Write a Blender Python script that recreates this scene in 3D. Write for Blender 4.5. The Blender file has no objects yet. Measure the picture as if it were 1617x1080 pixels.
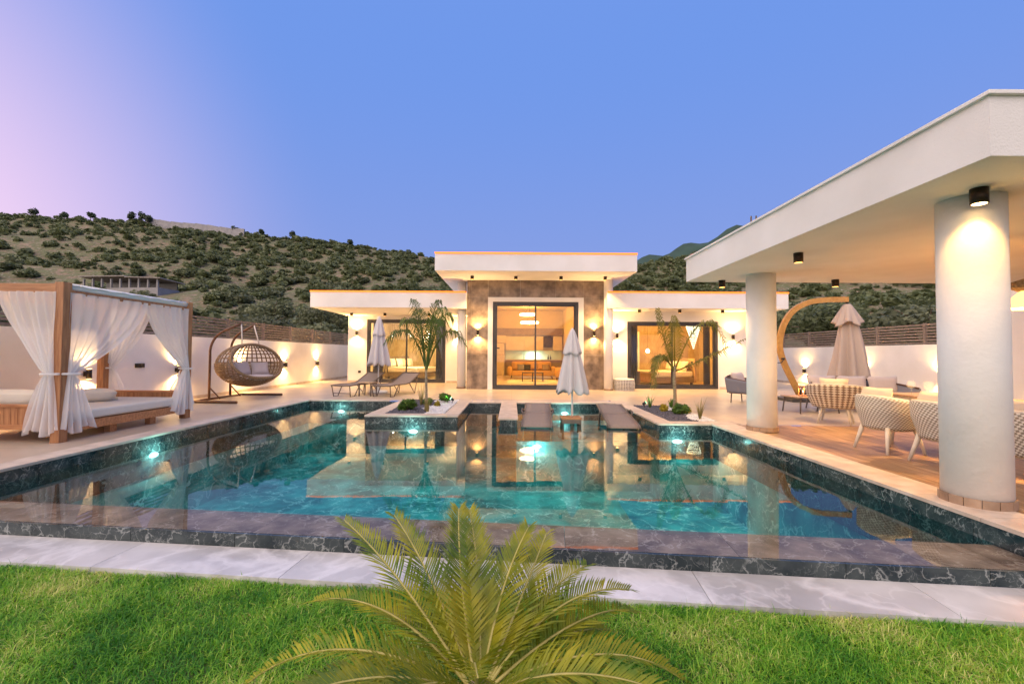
import bpy, math, random
import numpy as np
from mathutils import Vector, Matrix
R = math.radians
random.seed(7)
rng = np.random.default_rng(11)
scene = bpy.context.scene
COL = scene.collection

# ------------------------------------------------------------------ camera
cd = bpy.data.cameras.new('camera')
cam = bpy.data.objects.new('camera', cd)
COL.objects.link(cam)
cd.sensor_width = 36.0
cd.lens = 700.0 / 1617.0 * 36.0
cd.clip_start = 0.05
cd.clip_end = 6000
cam.location = (0, 0, 1.3)
cam.rotation_euler = (Matrix.Rotation(R(90) + math.atan(19.5 / 700), 3, 'X') @ Matrix.Rotation(0.006, 3, 'Z')).to_euler()
scene.camera = cam

# ------------------------------------------------------------------ world: dusk sky
world = bpy.data.worlds.new('World')
scene.world = world
world.use_nodes = True
wn, wl = world.node_tree.nodes, world.node_tree.links
wn.clear()
def wnode(t, **k):
    n = wn.new(t)
    for a, b in k.items():
        setattr(n, a, b)
    return n
w_out = wnode('ShaderNodeOutputWorld')
w_bg = wnode('ShaderNodeBackground')
w_bg.inputs[1].default_value = 0.32
tc = wnode('ShaderNodeTexCoord')
nrm = wnode('ShaderNodeVectorMath', operation='NORMALIZE')
wl.new(tc.outputs['Generated'], nrm.inputs[0])
sep = wnode('ShaderNodeSeparateXYZ')
wl.new(nrm.outputs[0], sep.inputs[0])
el = wnode('ShaderNodeMapRange', interpolation_type='SMOOTHSTEP')
el.inputs[1].default_value = 0.0
el.inputs[2].default_value = 0.6
wl.new(sep.outputs[2], el.inputs[0])
mx1 = wnode('ShaderNodeMix', data_type='RGBA')
mx1.inputs[6].default_value = (0.27, 0.36, 0.76, 1)      # towards the horizon
mx1.inputs[7].default_value = (0.165, 0.32, 0.82, 1)     # overhead
wl.new(el.outputs[0], mx1.inputs[0])
dot = wnode('ShaderNodeVectorMath', operation='DOT_PRODUCT')
dot.inputs[1].default_value = Vector((-0.93, 0.38, 0.04)).normalized()
wl.new(nrm.outputs[0], dot.inputs[0])
gl = wnode('ShaderNodeMapRange')
gl.inputs[1].default_value = 0.66
gl.inputs[2].default_value = 1.0
wl.new(dot.outputs['Value'], gl.inputs[0])
gp = wnode('ShaderNodeMath', operation='POWER')
gp.inputs[1].default_value = 2.4
wl.new(gl.outputs[0], gp.inputs[0])
mx2 = wnode('ShaderNodeMix', data_type='RGBA')
mx2.inputs[7].default_value = (1.22, 0.82, 1.0, 1)       # afterglow where the sun went down
wl.new(gp.outputs[0], mx2.inputs[0])
wl.new(mx1.outputs[2], mx2.inputs[6])
wl.new(mx2.outputs[2], w_bg.inputs[0])
wl.new(w_bg.outputs[0], w_out.inputs[0])

# ------------------------------------------------------------------ sun (after sunset: very soft, from the glow side)
sd = bpy.data.lights.new('sun', 'SUN')
sd.energy = 1.45
sd.angle = R(110)
sd.color = (1.0, 0.75, 0.46)
sun = bpy.data.objects.new('sun', sd)
COL.objects.link(sun)
sun.rotation_euler = Vector((0.45, 0.62, -0.75)).to_track_quat('-Z', 'Y').to_euler()

# ------------------------------------------------------------------ exposure
scene.view_settings.view_transform = 'Standard'
scene.view_settings.look = 'None'
scene.view_settings.exposure = 1.65
scene.view_settings.gamma = 1.0
scene.render.engine = 'CYCLES'
scene.cycles.use_denoising = True
scene.cycles.max_bounces = 8
scene.cycles.transparent_max_bounces = 12
scene.cycles.sample_clamp_indirect = 6.0
scene.cycles.caustics_reflective = False
scene.cycles.caustics_refractive = False

# ================================================================== materials
def new_mat(name):
    m = bpy.data.materials.new(name)
    m.use_nodes = True
    nt = m.node_tree
    return m, nt, nt.nodes['Principled BSDF']
def N(nt, t, **k):
    n = nt.nodes.new(t)
    for a, b in k.items():
        setattr(n, a, b)
    return n
def ramp(nt, pts):
    r = N(nt, 'ShaderNodeValToRGB')
    e = r.color_ramp.elements
    while len(e) < len(pts):
        e.new(0.5)
    for i, (p, c) in enumerate(pts):
        e[i].position = p
        e[i].color = (c[0], c[1], c[2], 1)
    return r
def coords(nt, world=False, scale=(1, 1, 1)):
    mp = N(nt, 'ShaderNodeMapping')
    mp.inputs['Scale'].default_value = scale
    if world:
        g = N(nt, 'ShaderNodeNewGeometry')
        nt.links.new(g.outputs['Position'], mp.inputs[0])
    else:
        t = N(nt, 'ShaderNodeTexCoord')
        nt.links.new(t.outputs['Object'], mp.inputs[0])
    return mp
def rough_mat(name, c1, c2, scale=4.0, rough=0.6, bump=0.0, bscale=60.0, world=True, metallic=0.0, stretch=(1, 1, 1), detail=6.0, rnd=0.0, spec=0.5):
    """two-tone noise colour with fine relief"""
    m, nt, b = new_mat(name)
    mp = coords(nt, world, stretch)
    n = N(nt, 'ShaderNodeTexNoise')
    n.inputs['Scale'].default_value = scale
    n.inputs['Detail'].default_value = detail
    nt.links.new(mp.outputs[0], n.inputs['Vector'])
    r = ramp(nt, [(0.32, c1), (0.68, c2)])
    nt.links.new(n.outputs['Fac'], r.inputs[0])
    out = r.outputs[0]
    if rnd > 0:
        oi = N(nt, 'ShaderNodeObjectInfo')
        mr = N(nt, 'ShaderNodeMapRange')
        mr.inputs[3].default_value = 1 - rnd
        mr.inputs[4].default_value = 1 + rnd
        nt.links.new(oi.outputs['Random'], mr.inputs[0])
        hs = N(nt, 'ShaderNodeHueSaturation')
        nt.links.new(mr.outputs[0], hs.inputs['Value'])
        nt.links.new(out, hs.inputs['Color'])
        out = hs.outputs[0]
    nt.links.new(out, b.inputs['Base Color'])
    b.inputs['Roughness'].default_value = rough
    b.inputs['Metallic'].default_value = metallic
    b.inputs['Specular IOR Level'].default_value = spec
    if bump > 0:
        n2 = N(nt, 'ShaderNodeTexNoise')
        n2.inputs['Scale'].default_value = bscale
        n2.inputs['Detail'].default_value = 4
        nt.links.new(mp.outputs[0], n2.inputs['Vector'])
        bp = N(nt, 'ShaderNodeBump')
        bp.inputs['Strength'].default_value = bump
        bp.inputs['Distance'].default_value = 0.02
        nt.links.new(n2.outputs['Fac'], bp.inputs['Height'])
        nt.links.new(bp.outputs[0], b.inputs['Normal'])
    return m
def marble_mat(name, dark, mid, vein, scale, rough, vein_w=0.03, amount=0.8, rnd=True):
    """marble: clouded ground with two sets of warped veins"""
    m, nt, b = new_mat(name)
    mp = coords(nt, True)
    vec = mp.outputs[0]
    if rnd:
        oi = N(nt, 'ShaderNodeObjectInfo')
        ml = N(nt, 'ShaderNodeVectorMath', operation='SCALE')
        ml.inputs[0].default_value = (7, 3, 5)
        nt.links.new(oi.outputs['Random'], ml.inputs['Scale'])
        ad = N(nt, 'ShaderNodeVectorMath', operation='ADD')
        nt.links.new(vec, ad.inputs[0])
        nt.links.new(ml.outputs[0], ad.inputs[1])
        vec = ad.outputs[0]
    cl = N(nt, 'ShaderNodeTexNoise')
    cl.inputs['Scale'].default_value = scale * 0.8
    cl.inputs['Detail'].default_value = 7
    nt.links.new(vec, cl.inputs['Vector'])
    r = ramp(nt, [(0.35, dark), (0.65, mid)])
    nt.links.new(cl.outputs['Fac'], r.inputs[0])
    col = r.outputs[0]
    for k, (sc, wd) in enumerate(((scale, vein_w), (scale * 2.3, vein_w * 0.7))):
        wv = N(nt, 'ShaderNodeTexNoise')
        wv.inputs['Scale'].default_value = sc
        wv.inputs['Detail'].default_value = 9
        wv.inputs['Distortion'].default_value = .35
        ofs = N(nt, 'ShaderNodeVectorMath', operation='ADD')
        ofs.inputs[1].default_value = (k * 13.1, k * 4.7, 2.0)
        nt.links.new(vec, ofs.inputs[0])
        nt.links.new(ofs.outputs[0], wv.inputs['Vector'])
        s = N(nt, 'ShaderNodeMath', operation='SUBTRACT')
        s.inputs[1].default_value = 0.5
        nt.links.new(wv.outputs['Fac'], s.inputs[0])
        a = N(nt, 'ShaderNodeMath', operation='ABSOLUTE')
        nt.links.new(s.outputs[0], a.inputs[0])
        mr = N(nt, 'ShaderNodeMapRange')
        mr.inputs[1].default_value = 0.0
        mr.inputs[2].default_value = wd
        mr.inputs[3].default_value = amount * (1 if k == 0 else 0.55)
        mr.inputs[4].default_value = 0.0
        nt.links.new(a.outputs[0], mr.inputs[0])
        # veins come and go
        pn = N(nt, 'ShaderNodeTexNoise')
        pn.inputs['Scale'].default_value = scale * 0.9
        nt.links.new(ofs.outputs[0], pn.inputs['Vector'])
        pr = N(nt, 'ShaderNodeMapRange')
        pr.inputs[1].default_value = 0.36
        pr.inputs[2].default_value = 0.56
        nt.links.new(pn.outputs['Fac'], pr.inputs[0])
        mu = N(nt, 'ShaderNodeMath', operation='MULTIPLY')
        nt.links.new(mr.outputs[0], mu.inputs[0])
        nt.links.new(pr.outputs[0], mu.inputs[1])
        mx = N(nt, 'ShaderNodeMix', data_type='RGBA')
        mx.inputs[7].default_value = (*vein, 1)
        nt.links.new(mu.outputs[0], mx.inputs[0])
        nt.links.new(col, mx.inputs[6])
        col = mx.outputs[2]
    nt.links.new(col, b.inputs['Base Color'])
    b.inputs['Roughness'].default_value = rough
    return m
def wood_mat(name, c1, c2, axis=(1, 12, 12), scale=2.0, rough=0.5, rnd=0.15, world=False):
    m = rough_mat(name, c1, c2, scale, rough, 0.15, 18, world, 0, axis, 8, rnd)
    return m
def emit_mat(name, col, strength):
    m, nt, b = new_mat(name)
    b.inputs['Base Color'].default_value = (*col, 1)
    b.inputs['Emission Color'].default_value = (*col, 1)
    b.inputs['Emission Strength'].default_value = strength
    return m
def glass_mat(name, tint, ior=1.45, rough=0.0, bump=None):
    m, nt, b = new_mat(name)
    nt.nodes.remove(b)
    out = nt.nodes['Material Output']
    fr = N(nt, 'ShaderNodeFresnel')
    fr.inputs[0].default_value = ior
    tr = N(nt, 'ShaderNodeBsdfTransparent')
    tr.inputs[0].default_value = (*tint, 1)
    g = N(nt, 'ShaderNodeBsdfGlossy')
    g.inputs['Roughness'].default_value = rough
    mx = N(nt, 'ShaderNodeMixShader')
    nt.links.new(fr.outputs[0], mx.inputs[0])
    nt.links.new(tr.outputs[0], mx.inputs[1])
    nt.links.new(g.outputs[0], mx.inputs[2])
    nt.links.new(mx.outputs[0], out.inputs[0])
    if bump:
        mp = coords(nt, True)
        h = None
        for sc, st in bump:
            n = N(nt, 'ShaderNodeTexNoise')
            n.inputs['Scale'].default_value = sc
            n.inputs['Detail'].default_value = 2
            nt.links.new(mp.outputs[0], n.inputs['Vector'])
            mu = N(nt, 'ShaderNodeMath', operation='MULTIPLY')
            mu.inputs[1].default_value = st
            nt.links.new(n.outputs['Fac'], mu.inputs[0])
            if h is None:
                h = mu
            else:
                ad = N(nt, 'ShaderNodeMath', operation='ADD')
                nt.links.new(h.outputs[0], ad.inputs[0])
                nt.links.new(mu.outputs[0], ad.inputs[1])
                h = ad
        bp = N(nt, 'ShaderNodeBump')
        bp.inputs['Strength'].default_value = 1.0
        bp.inputs['Distance'].default_value = 1.0
        nt.links.new(h.outputs[0], bp.inputs['Height'])
        nt.links.new(bp.outputs[0], g.inputs['Normal'])
        nt.links.new(bp.outputs[0], fr.inputs['Normal'])
    return m
def leaf_mat(name, c1, c2, rnd=0.2, trans=0.35, scale=1.5, world=True, rough=0.55):
    m, nt, b = new_mat(name)
    out = nt.nodes['Material Output']
    mp = coords(nt, world)
    n = N(nt, 'ShaderNodeTexNoise')
    n.inputs['Scale'].default_value = scale
    n.inputs['Detail'].default_value = 4
    nt.links.new(mp.outputs[0], n.inputs['Vector'])
    r = ramp(nt, [(0.35, c1), (0.65, c2)])
    nt.links.new(n.outputs['Fac'], r.inputs[0])
    oi = N(nt, 'ShaderNodeObjectInfo')
    mr = N(nt, 'ShaderNodeMapRange')
    mr.inputs[3].default_value = 1 - rnd
    mr.inputs[4].default_value = 1 + rnd
    nt.links.new(oi.outputs['Random'], mr.inputs[0])
    hs = N(nt, 'ShaderNodeHueSaturation')
    nt.links.new(mr.outputs[0], hs.inputs['Value'])
    nt.links.new(r.outputs[0], hs.inputs['Color'])
    nt.links.new(hs.outputs[0], b.inputs['Base Color'])
    b.inputs['Roughness'].default_value = rough
    tl = N(nt, 'ShaderNodeBsdfTranslucent')
    nt.links.new(hs.outputs[0], tl.inputs[0])
    mx = N(nt, 'ShaderNodeMixShader')
    mx.inputs[0].default_value = trans
    nt.links.new(b.outputs[0], mx.inputs[1])
    nt.links.new(tl.outputs[0], mx.inputs[2])
    nt.links.new(mx.outputs[0], out.inputs[0])
    return m
def cloth_mat(name, col, trans=0.4, clear=0.0, rough=0.9, fold=0.0):
    m, nt, b = new_mat(name)
    out = nt.nodes['Material Output']
    b.inputs['Base Color'].default_value = (*col, 1)
    b.inputs['Roughness'].default_value = rough
    b.inputs['Specular IOR Level'].default_value = 0.1
    mp = coords(nt, False)
    n = N(nt, 'ShaderNodeTexNoise')
    n.inputs['Scale'].default_value = 9
    n.inputs['Detail'].default_value = 5
    nt.links.new(mp.outputs[0], n.inputs['Vector'])
    bp = N(nt, 'ShaderNodeBump')
    bp.inputs['Strength'].default_value = 0.35
    bp.inputs['Distance'].default_value = 0.03
    nt.links.new(n.outputs['Fac'], bp.inputs['Height'])
    nt.links.new(bp.outputs[0], b.inputs['Normal'])
    last = b
    if trans > 0:
        tl = N(nt, 'ShaderNodeBsdfTranslucent')
        tl.inputs[0].default_value = (*col, 1)
        mx = N(nt, 'ShaderNodeMixShader')
        mx.inputs[0].default_value = trans
        nt.links.new(b.outputs[0], mx.inputs[1])
        nt.links.new(tl.outputs[0], mx.inputs[2])
        last = mx
    if clear > 0:
        tr = N(nt, 'ShaderNodeBsdfTransparent')
        mx = N(nt, 'ShaderNodeMixShader')
        mx.inputs[0].default_value = clear
        nt.links.new(last.outputs[0], mx.inputs[1])
        nt.links.new(tr.outputs[0], mx.inputs[2])
        last = mx
    nt.links.new(last.outputs[0], out.inputs[0])
    return m
def weave_mat(name, c1, c2, su, sv, slant=0.0):
    """two-colour woven check on the UV layer"""
    m, nt, b = new_mat(name)
    uv = N(nt, 'ShaderNodeUVMap')
    mp = N(nt, 'ShaderNodeMapping')
    mp.inputs['Scale'].default_value = (su, sv, 1)
    mp.inputs['Rotation'].default_value = (0, 0, slant)
    nt.links.new(uv.outputs[0], mp.inputs[0])
    ch = N(nt, 'ShaderNodeTexChecker')
    ch.inputs['Scale'].default_value = 1
    ch.inputs[1].default_value = (*c1, 1)
    ch.inputs[2].default_value = (*c2, 1)
    nt.links.new(mp.outputs[0], ch.inputs[0])
    nt.links.new(ch.outputs[0], b.inputs['Base Color'])
    b.inputs['Roughness'].default_value = 0.7
    wv = N(nt, 'ShaderNodeTexWave')
    wv.inputs['Scale'].default_value = 2.0
    nt.links.new(mp.outputs[0], wv.inputs['Vector'])
    bp = N(nt, 'ShaderNodeBump')
    bp.inputs['Strength'].default_value = 0.5
    bp.inputs['Distance'].default_value = 0.01
    nt.links.new(wv.outputs['Fac'], bp.inputs['Height'])
    nt.links.new(bp.outputs[0], b.inputs['Normal'])
    return m
def tile_mat(name, c1, c2, joint, tx, ty, rough=0.35):
    """large porcelain tiles with thin joints, in world space"""
    m, nt, b = new_mat(name)
    mp = coords(nt, True)
    n = N(nt, 'ShaderNodeTexNoise')
    n.inputs['Scale'].default_value = 1.3
    n.inputs['Detail'].default_value = 8
    nt.links.new(mp.outputs[0], n.inputs['Vector'])
    r = ramp(nt, [(0.3, c1), (0.7, c2)])
    nt.links.new(n.outputs['Fac'], r.inputs[0])
    br = N(nt, 'ShaderNodeTexBrick')
    br.offset = 0.0
    br.inputs['Scale'].default_value = 1.0
    br.inputs['Mortar Size'].default_value = 0.005
    br.inputs['Brick Width'].default_value = tx
    br.inputs['Row Height'].default_value = ty
    br.inputs['Mortar'].default_value = (*joint, 1)
    nt.links.new(mp.outputs[0], br.inputs['Vector'])
    nt.links.new(r.outputs[0], br.inputs['Color1'])
    nt.links.new(r.outputs[0], br.inputs['Color2'])
    nt.links.new(br.outputs['Color'], b.inputs['Base Color'])
    b.inputs['Roughness'].default_value = rough
    return m

def soil_mat():
    """dry slope: broad tan and brown patches broken by tufts of dry grass and pale stones"""
    m, nt, b = new_mat('dry_hillside')
    mp = coords(nt, True)
    def noise(sc, det=6):
        n = N(nt, 'ShaderNodeTexNoise')
        n.inputs['Scale'].default_value = sc
        n.inputs['Detail'].default_value = det
        nt.links.new(mp.outputs[0], n.inputs['Vector'])
        return n
    r1 = ramp(nt, [(0.3, (.12, .092, .05)), (0.5, (.19, .14, .085)), (0.7, (.27, .19, .13))])
    nt.links.new(noise(.09, 8).outputs['Fac'], r1.inputs[0])
    col = r1.outputs[0]
    for sc, lo, hi, c in ((.9, .42, .56, (.095, .112, .042)), (.35, .48, .62, (.12, .13, .052)), (2.2, .60, .68, (.38, .33, .28))):
        mr = N(nt, 'ShaderNodeMapRange')
        mr.inputs[1].default_value = lo
        mr.inputs[2].default_value = hi
        mr.inputs[4].default_value = .85
        nt.links.new(noise(sc, 5).outputs['Fac'], mr.inputs[0])
        mx = N(nt, 'ShaderNodeMix', data_type='RGBA')
        mx.inputs[7].default_value = (*c, 1)
        nt.links.new(mr.outputs[0], mx.inputs[0])
        nt.links.new(col, mx.inputs[6])
        col = mx.outputs[2]
    nt.links.new(col, b.inputs['Base Color'])
    b.inputs['Roughness'].default_value = .95
    bp = N(nt, 'ShaderNodeBump')
    bp.inputs['Distance'].default_value = .8
    bp.inputs['Strength'].default_value = .8
    nt.links.new(noise(.8, 8).outputs['Fac'], bp.inputs['Height'])
    nt.links.new(bp.outputs[0], b.inputs['Normal'])
    return m
M = {}
M['plaster'] = rough_mat('white_plaster', (.69, .67, .64), (.80, .78, .76), .9, 0.8, 0.25, 70)
M['column_plaster'] = rough_mat('rough_white_plaster', (.74, .73, .71), (.82, .81, .79), 3, 0.85, 0.18, 26)
M['base_tile'] = rough_mat('brown_base_tile', (.26, .17, .11), (.36, .25, .17), 9, 0.5, 0.1, 60, rnd=0.12)
M['deck'] = tile_mat('cream_porcelain', (.42, .33, .245), (.54, .44, .34), (.28, .22, .17), 1.2, 1.2, 0.32)
M['coping'] = rough_mat('travertine', (.46, .36, .28), (.62, .52, .43), 5, 0.5, 0.2, 40, rnd=0.10)
M['plank'] = wood_mat('wood_look_plank', (.23, .125, .06), (.44, .28, .16), (9, .7, 1), 2.4, 0.42, 0.28, True)
M['dark_marble'] = marble_mat('dark_green_marble', (.007, .018, .022), (.050, .066, .066), (.46, .49, .47), 7.0, 0.12, 0.022, 0.55)
M['ledge_marble'] = marble_mat('wet_brown_marble', (.17, .125, .10), (.40, .31, .25), (.70, .63, .57), 5.5, 0.2, 0.024, 0.55)
M['pool_floor'] = marble_mat('pool_floor_marble', (.008, .15, .16), (.07, .44, .43), (.70, .95, .92), 3.0, 0.3, 0.026, 0.65, False)
M['grey_marble'] = marble_mat('grey_veined_marble', (.33, .325, .325), (.57, .56, .555), (.74, .73, .73), 1.5, 0.28, 0.05, 0.6)
M['water'] = glass_mat('pool_water', (.60, .93, .94), 1.33, 0.0, [(1.1, 0.0014), (4.5, 0.00025)])
M['water_film'] = glass_mat('thin_water_film', (.95, .97, .96), 1.33, 0.0, [(1.1, 0.0014), (4.5, 0.00025)])
M['stone'] = rough_mat('brown_stone', (.115, .080, .054), (.33, .245, .175), 3.6, 0.35, 0.1, 30, True, 0, (1, 1, 1), 10, 0.10)
M['frame'] = rough_mat('anthracite_aluminium', (.040, .036, .036), (.052, .048, .048), 5, 0.4)
M['pane'] = glass_mat('window_glass', (.94, .95, .93), 1.45)
M['lamp_metal'] = rough_mat('dark_bronze', (.035, .022, .014), (.055, .036, .024), 30, 0.4, 0, 60, False, 0.6)
M['lens'] = emit_mat('warm_lens', (1.0, .62, .22), 6)
M['lens_dim'] = emit_mat('warm_lens_dim', (1.0, .50, .12), 1.2)
M['led'] = emit_mat('amber_led', (1.0, .21, .016), .48)
M['pool_lens'] = emit_mat('pool_lamp_lens', (.70, 1.0, .95), 1.6)
M['green_lens'] = emit_mat('green_lens', (.25, 1.0, .45), 3)
M['teak'] = wood_mat('teak', (.30, .12, .045), (.50, .24, .10), (1.5, 14, 14), 2.2, 0.5)
M['teak_z'] = wood_mat('teak_upright', (.30, .12, .045), (.50, .24, .10), (14, 14, 1.5), 2.2, 0.5)
M['arch_wood'] = wood_mat('laminated_wood', (.55, .25, .05), (.68, .36, .09), (4, 4, 4), 3, 0.4)
M['curtain'] = cloth_mat('sheer_curtain', (.93, .93, .92), 0.48, 0.22)
M['white_fabric'] = cloth_mat('white_fabric', (.80, .80, .78), 0.15)
M['parasol_fabric'] = cloth_mat('pale_parasol_fabric', (.66, .63, .64), 0.2)
M['beige_fabric'] = cloth_mat('beige_parasol_fabric', (.62, .50, .42), 0.25)
M['mattress'] = cloth_mat('cream_mattress', (.72, .66, .56), 0.0)
M['cushion'] = cloth_mat('pink_beige_cushion', (.56, .47, .43), 0.0)
M['sand_cushion'] = cloth_mat('sand_cushion', (.66, .56, .46), 0.0)
M['grey_cushion'] = cloth_mat('grey_cushion', (.20, .20, .23), 0.0)
M['sling'] = rough_mat('taupe_sling', (.20, .155, .13), (.25, .20, .17), 40, 0.75, 0.3, 300, False)
M['sling_frame'] = rough_mat('taupe_frame', (.11, .085, .07), (.14, .11, .09), 20, 0.5, 0, 60, False)
M['wicker'] = rough_mat('wicker', (.15, .088, .042), (.34, .22, .115), 40, 0.65, 0.5, 150, False)
M['bronze_tube'] = rough_mat('bronze_tube', (.085, .035, .016), (.14, .065, .03), 12, 0.35, 0, 60, False, 0.3)
M['rope'] = rough_mat('white_rope', (.55, .50, .44), (.72, .68, .62), 60, 0.9, 0, 60, False)
M['white_pole'] = rough_mat('white_pole', (.72, .72, .72), (.78, .78, .78), 4, 0.4, 0, 60, False)
M['fence'] = rough_mat('brown_fence', (.19, .14, .10), (.30, .225, .17), 6, 0.6, 0.1, 30, True, 0, (1, 1, 6), 5, 0.12)
M['chair_weave'] = weave_mat('houndstooth_weave', (.78, .75, .69), (.30, .26, .21), 60, 22, R(18))
M['chair_lattice'] = weave_mat('lattice_weave', (.74, .68, .58), (.20, .13, .09), 32, 14, R(45))
M['pouf_weave'] = weave_mat('pouf_weave', (.74, .70, .64), (.07, .06, .055), 60, 11, R(45))
M['pale_leg'] = rough_mat('pale_leg', (.56, .52, .46), (.66, .62, .55), 12, 0.55, 0, 60, False)
M['table_wood'] = wood_mat('table_wood', (.30, .19, .11), (.48, .33, .21), (1.2, 14, 1), 2.5, 0.45)
M['room_wall'] = rough_mat('cream_room_wall', (.62, .52, .38), (.66, .56, .41), 2, 0.8)
M['gold_wall'] = rough_mat('gold_wallpaper', (.46, .34, .18), (.60, .47, .28), 7, 0.5, 0.2, 40, True, 0, (1, 1, .4))
M['room_floor'] = rough_mat('beige_room_floor', (.50, .40, .28), (.58, .47, .33), 2, 0.3)
M['cabinet'] = rough_mat('cream_cabinet', (.55, .47, .36), (.60, .52, .41), 3, 0.45)
M['dark_cabinet'] = rough_mat('taupe_cabinet', (.20, .15, .11), (.25, .19, .14), 3, 0.5)
M['backsplash'] = rough_mat('pale_green_backsplash', (.50, .62, .56), (.56, .68, .62), 3, 0.3)
M['sofa'] = cloth_mat('tan_velvet', (.46, .29, .14), 0.0)
M['room_curtain'] = cloth_mat('grey_room_curtain', (.24, .22, .20), 0.1)
M['black'] = rough_mat('black_metal', (.015, .015, .015), (.025, .022, .02), 10, 0.4, 0, 60, False)
M['globe'] = emit_mat('white_globe', (1.0, .90, .68), 3.5)
M['ring_light'] = emit_mat('ring_light', (1.0, .74, .36), 5)
M['crystal'] = emit_mat('crystal', (.85, 1.0, .80), .8)
M['clear_glass'] = cloth_mat('clear_glass', (.9, .88, .84), 0.0, 0.86, 0.1)
M['counter'] = rough_mat('dark_counter', (.05, .045, .04), (.09, .08, .07), 9, 0.3)
M['soil'] = soil_mat()
M['mountain'] = rough_mat('haze_tinted_pines', (.018, .045, .034), (.035, .075, .050), 0.02, 0.95, 0.5, 0.2)  # pine forest; distance haze is put into the blue-green base colour
M['turf_base'] = rough_mat('lawn_soil', (.035, .055, .012), (.07, .11, .025), 5, 0.95, 0.5, 60)
M['concrete'] = rough_mat('grey_concrete', (.26, .25, .25), (.36, .34, .33), 0.8, 0.9, 0.2, 8)
M['shed_roof'] = rough_mat('rusty_roof', (.22, .19, .17), (.34, .30, .27), 1.5, 0.7)
M['shrub'] = leaf_mat('shrub_leaves', (.09, .112, .042), (.18, .21, .09), 0.35, 0.35, 0.35)
M['shrub_pale'] = leaf_mat('olive_leaves', (.12, .14, .065), (.23, .25, .13), 0.25, 0.35, 0.8)
M['pine'] = leaf_mat('pine_needles', (.030, .052, .022), (.06, .085, .035), 0.2, 0.15, 0.8)
M['bark'] = rough_mat('bark', (.09, .06, .04), (.19, .14, .10), 8, 0.9, 0.6, 30, False)
M['palm_trunk'] = rough_mat('palm_trunk', (.20, .15, .09), (.34, .29, .20), 14, 0.85, 0.5, 40, False, 0, (1, 1, 4))
M['palm_leaf'] = leaf_mat('palm_leaf', (.045, .095, .012), (.12, .17, .025), 0.2, 0.3, 3)
M['palm_leaf_warm'] = leaf_mat('palm_leaf_warm', (.12, .14, .018), (.24, .22, .035), 0.2, 0.35, 3)
M['cycad_leaf'] = leaf_mat('cycad_leaf', (.10, .175, .005), (.38, .35, .010), 0.22, 0.35, 6, True, 0.5)
M['cycad_rib'] = rough_mat('cycad_rib', (.34, .30, .07), (.46, .40, .12), 10, 0.5, 0, 60, False)
M['cycad_trunk'] = rough_mat('cycad_trunk', (.10, .07, .04), (.34, .27, .18), 30, 0.9, 0.8, 40, False)
M['bush_green'] = leaf_mat('bush_green', (.05, .12, .012), (.12, .22, .025), 0.2, 0.3, 8)
M['bush_yellow'] = leaf_mat('bush_yellow', (.30, .24, .015), (.48, .38, .03), 0.2, 0.3, 8)
M['dry_blade'] = leaf_mat('dry_blade', (.20, .17, .05), (.36, .30, .11), 0.2, 0.3, 8)
M['dark_gravel'] = rough_mat('dark_gravel', (.055, .052, .065), (.15, .14, .165), 40, 0.8, 0, 60, True)
M['white_gravel'] = rough_mat('white_gravel', (.62, .60, .58), (.78, .76, .74), 40, 0.8, 0, 60, True)
def grass_material():
    m, nt, b = new_mat('grass_blades')
    out = nt.nodes['Material Output']
    at = N(nt, 'ShaderNodeAttribute')
    at.attribute_name = 'tone'
    mp = coords(nt, True)
    n = N(nt, 'ShaderNodeTexNoise')
    n.inputs['Scale'].default_value = 1.6
    n.inputs['Detail'].default_value = 5
    nt.links.new(mp.outputs[0], n.inputs['Vector'])
    ad = N(nt, 'ShaderNodeMath', operation='MULTIPLY_ADD')
    ad.inputs[1].default_value = 2.3
    nt.links.new(n.outputs['Fac'], ad.inputs[0])
    sb = N(nt, 'ShaderNodeMath', operation='SUBTRACT')
    sb.inputs[1].default_value = 1.15
    nt.links.new(at.outputs['Fac'], sb.inputs[0])
    nt.links.new(sb.outputs[0], ad.inputs[2])
    r = ramp(nt, [(0.0, (.035, .20, .006)), (0.4, (.17, .45, .015)), (0.75, (.42, .60, .06)), (1.0, (.72, .68, .25))])
    nt.links.new(ad.outputs[0], r.inputs[0])
    nt.links.new(r.outputs[0], b.inputs['Base Color'])
    b.inputs['Roughness'].default_value = 0.5
    tl = N(nt, 'ShaderNodeBsdfTranslucent')
    nt.links.new(r.outputs[0], tl.inputs[0])
    mx = N(nt, 'ShaderNodeMixShader')
    mx.inputs[0].default_value = 0.35
    nt.links.new(b.outputs[0], mx.inputs[1])
    nt.links.new(tl.outputs[0], mx.inputs[2])
    nt.links.new(mx.outputs[0], out.inputs[0])
    return m
M['grass'] = grass_material()

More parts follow.
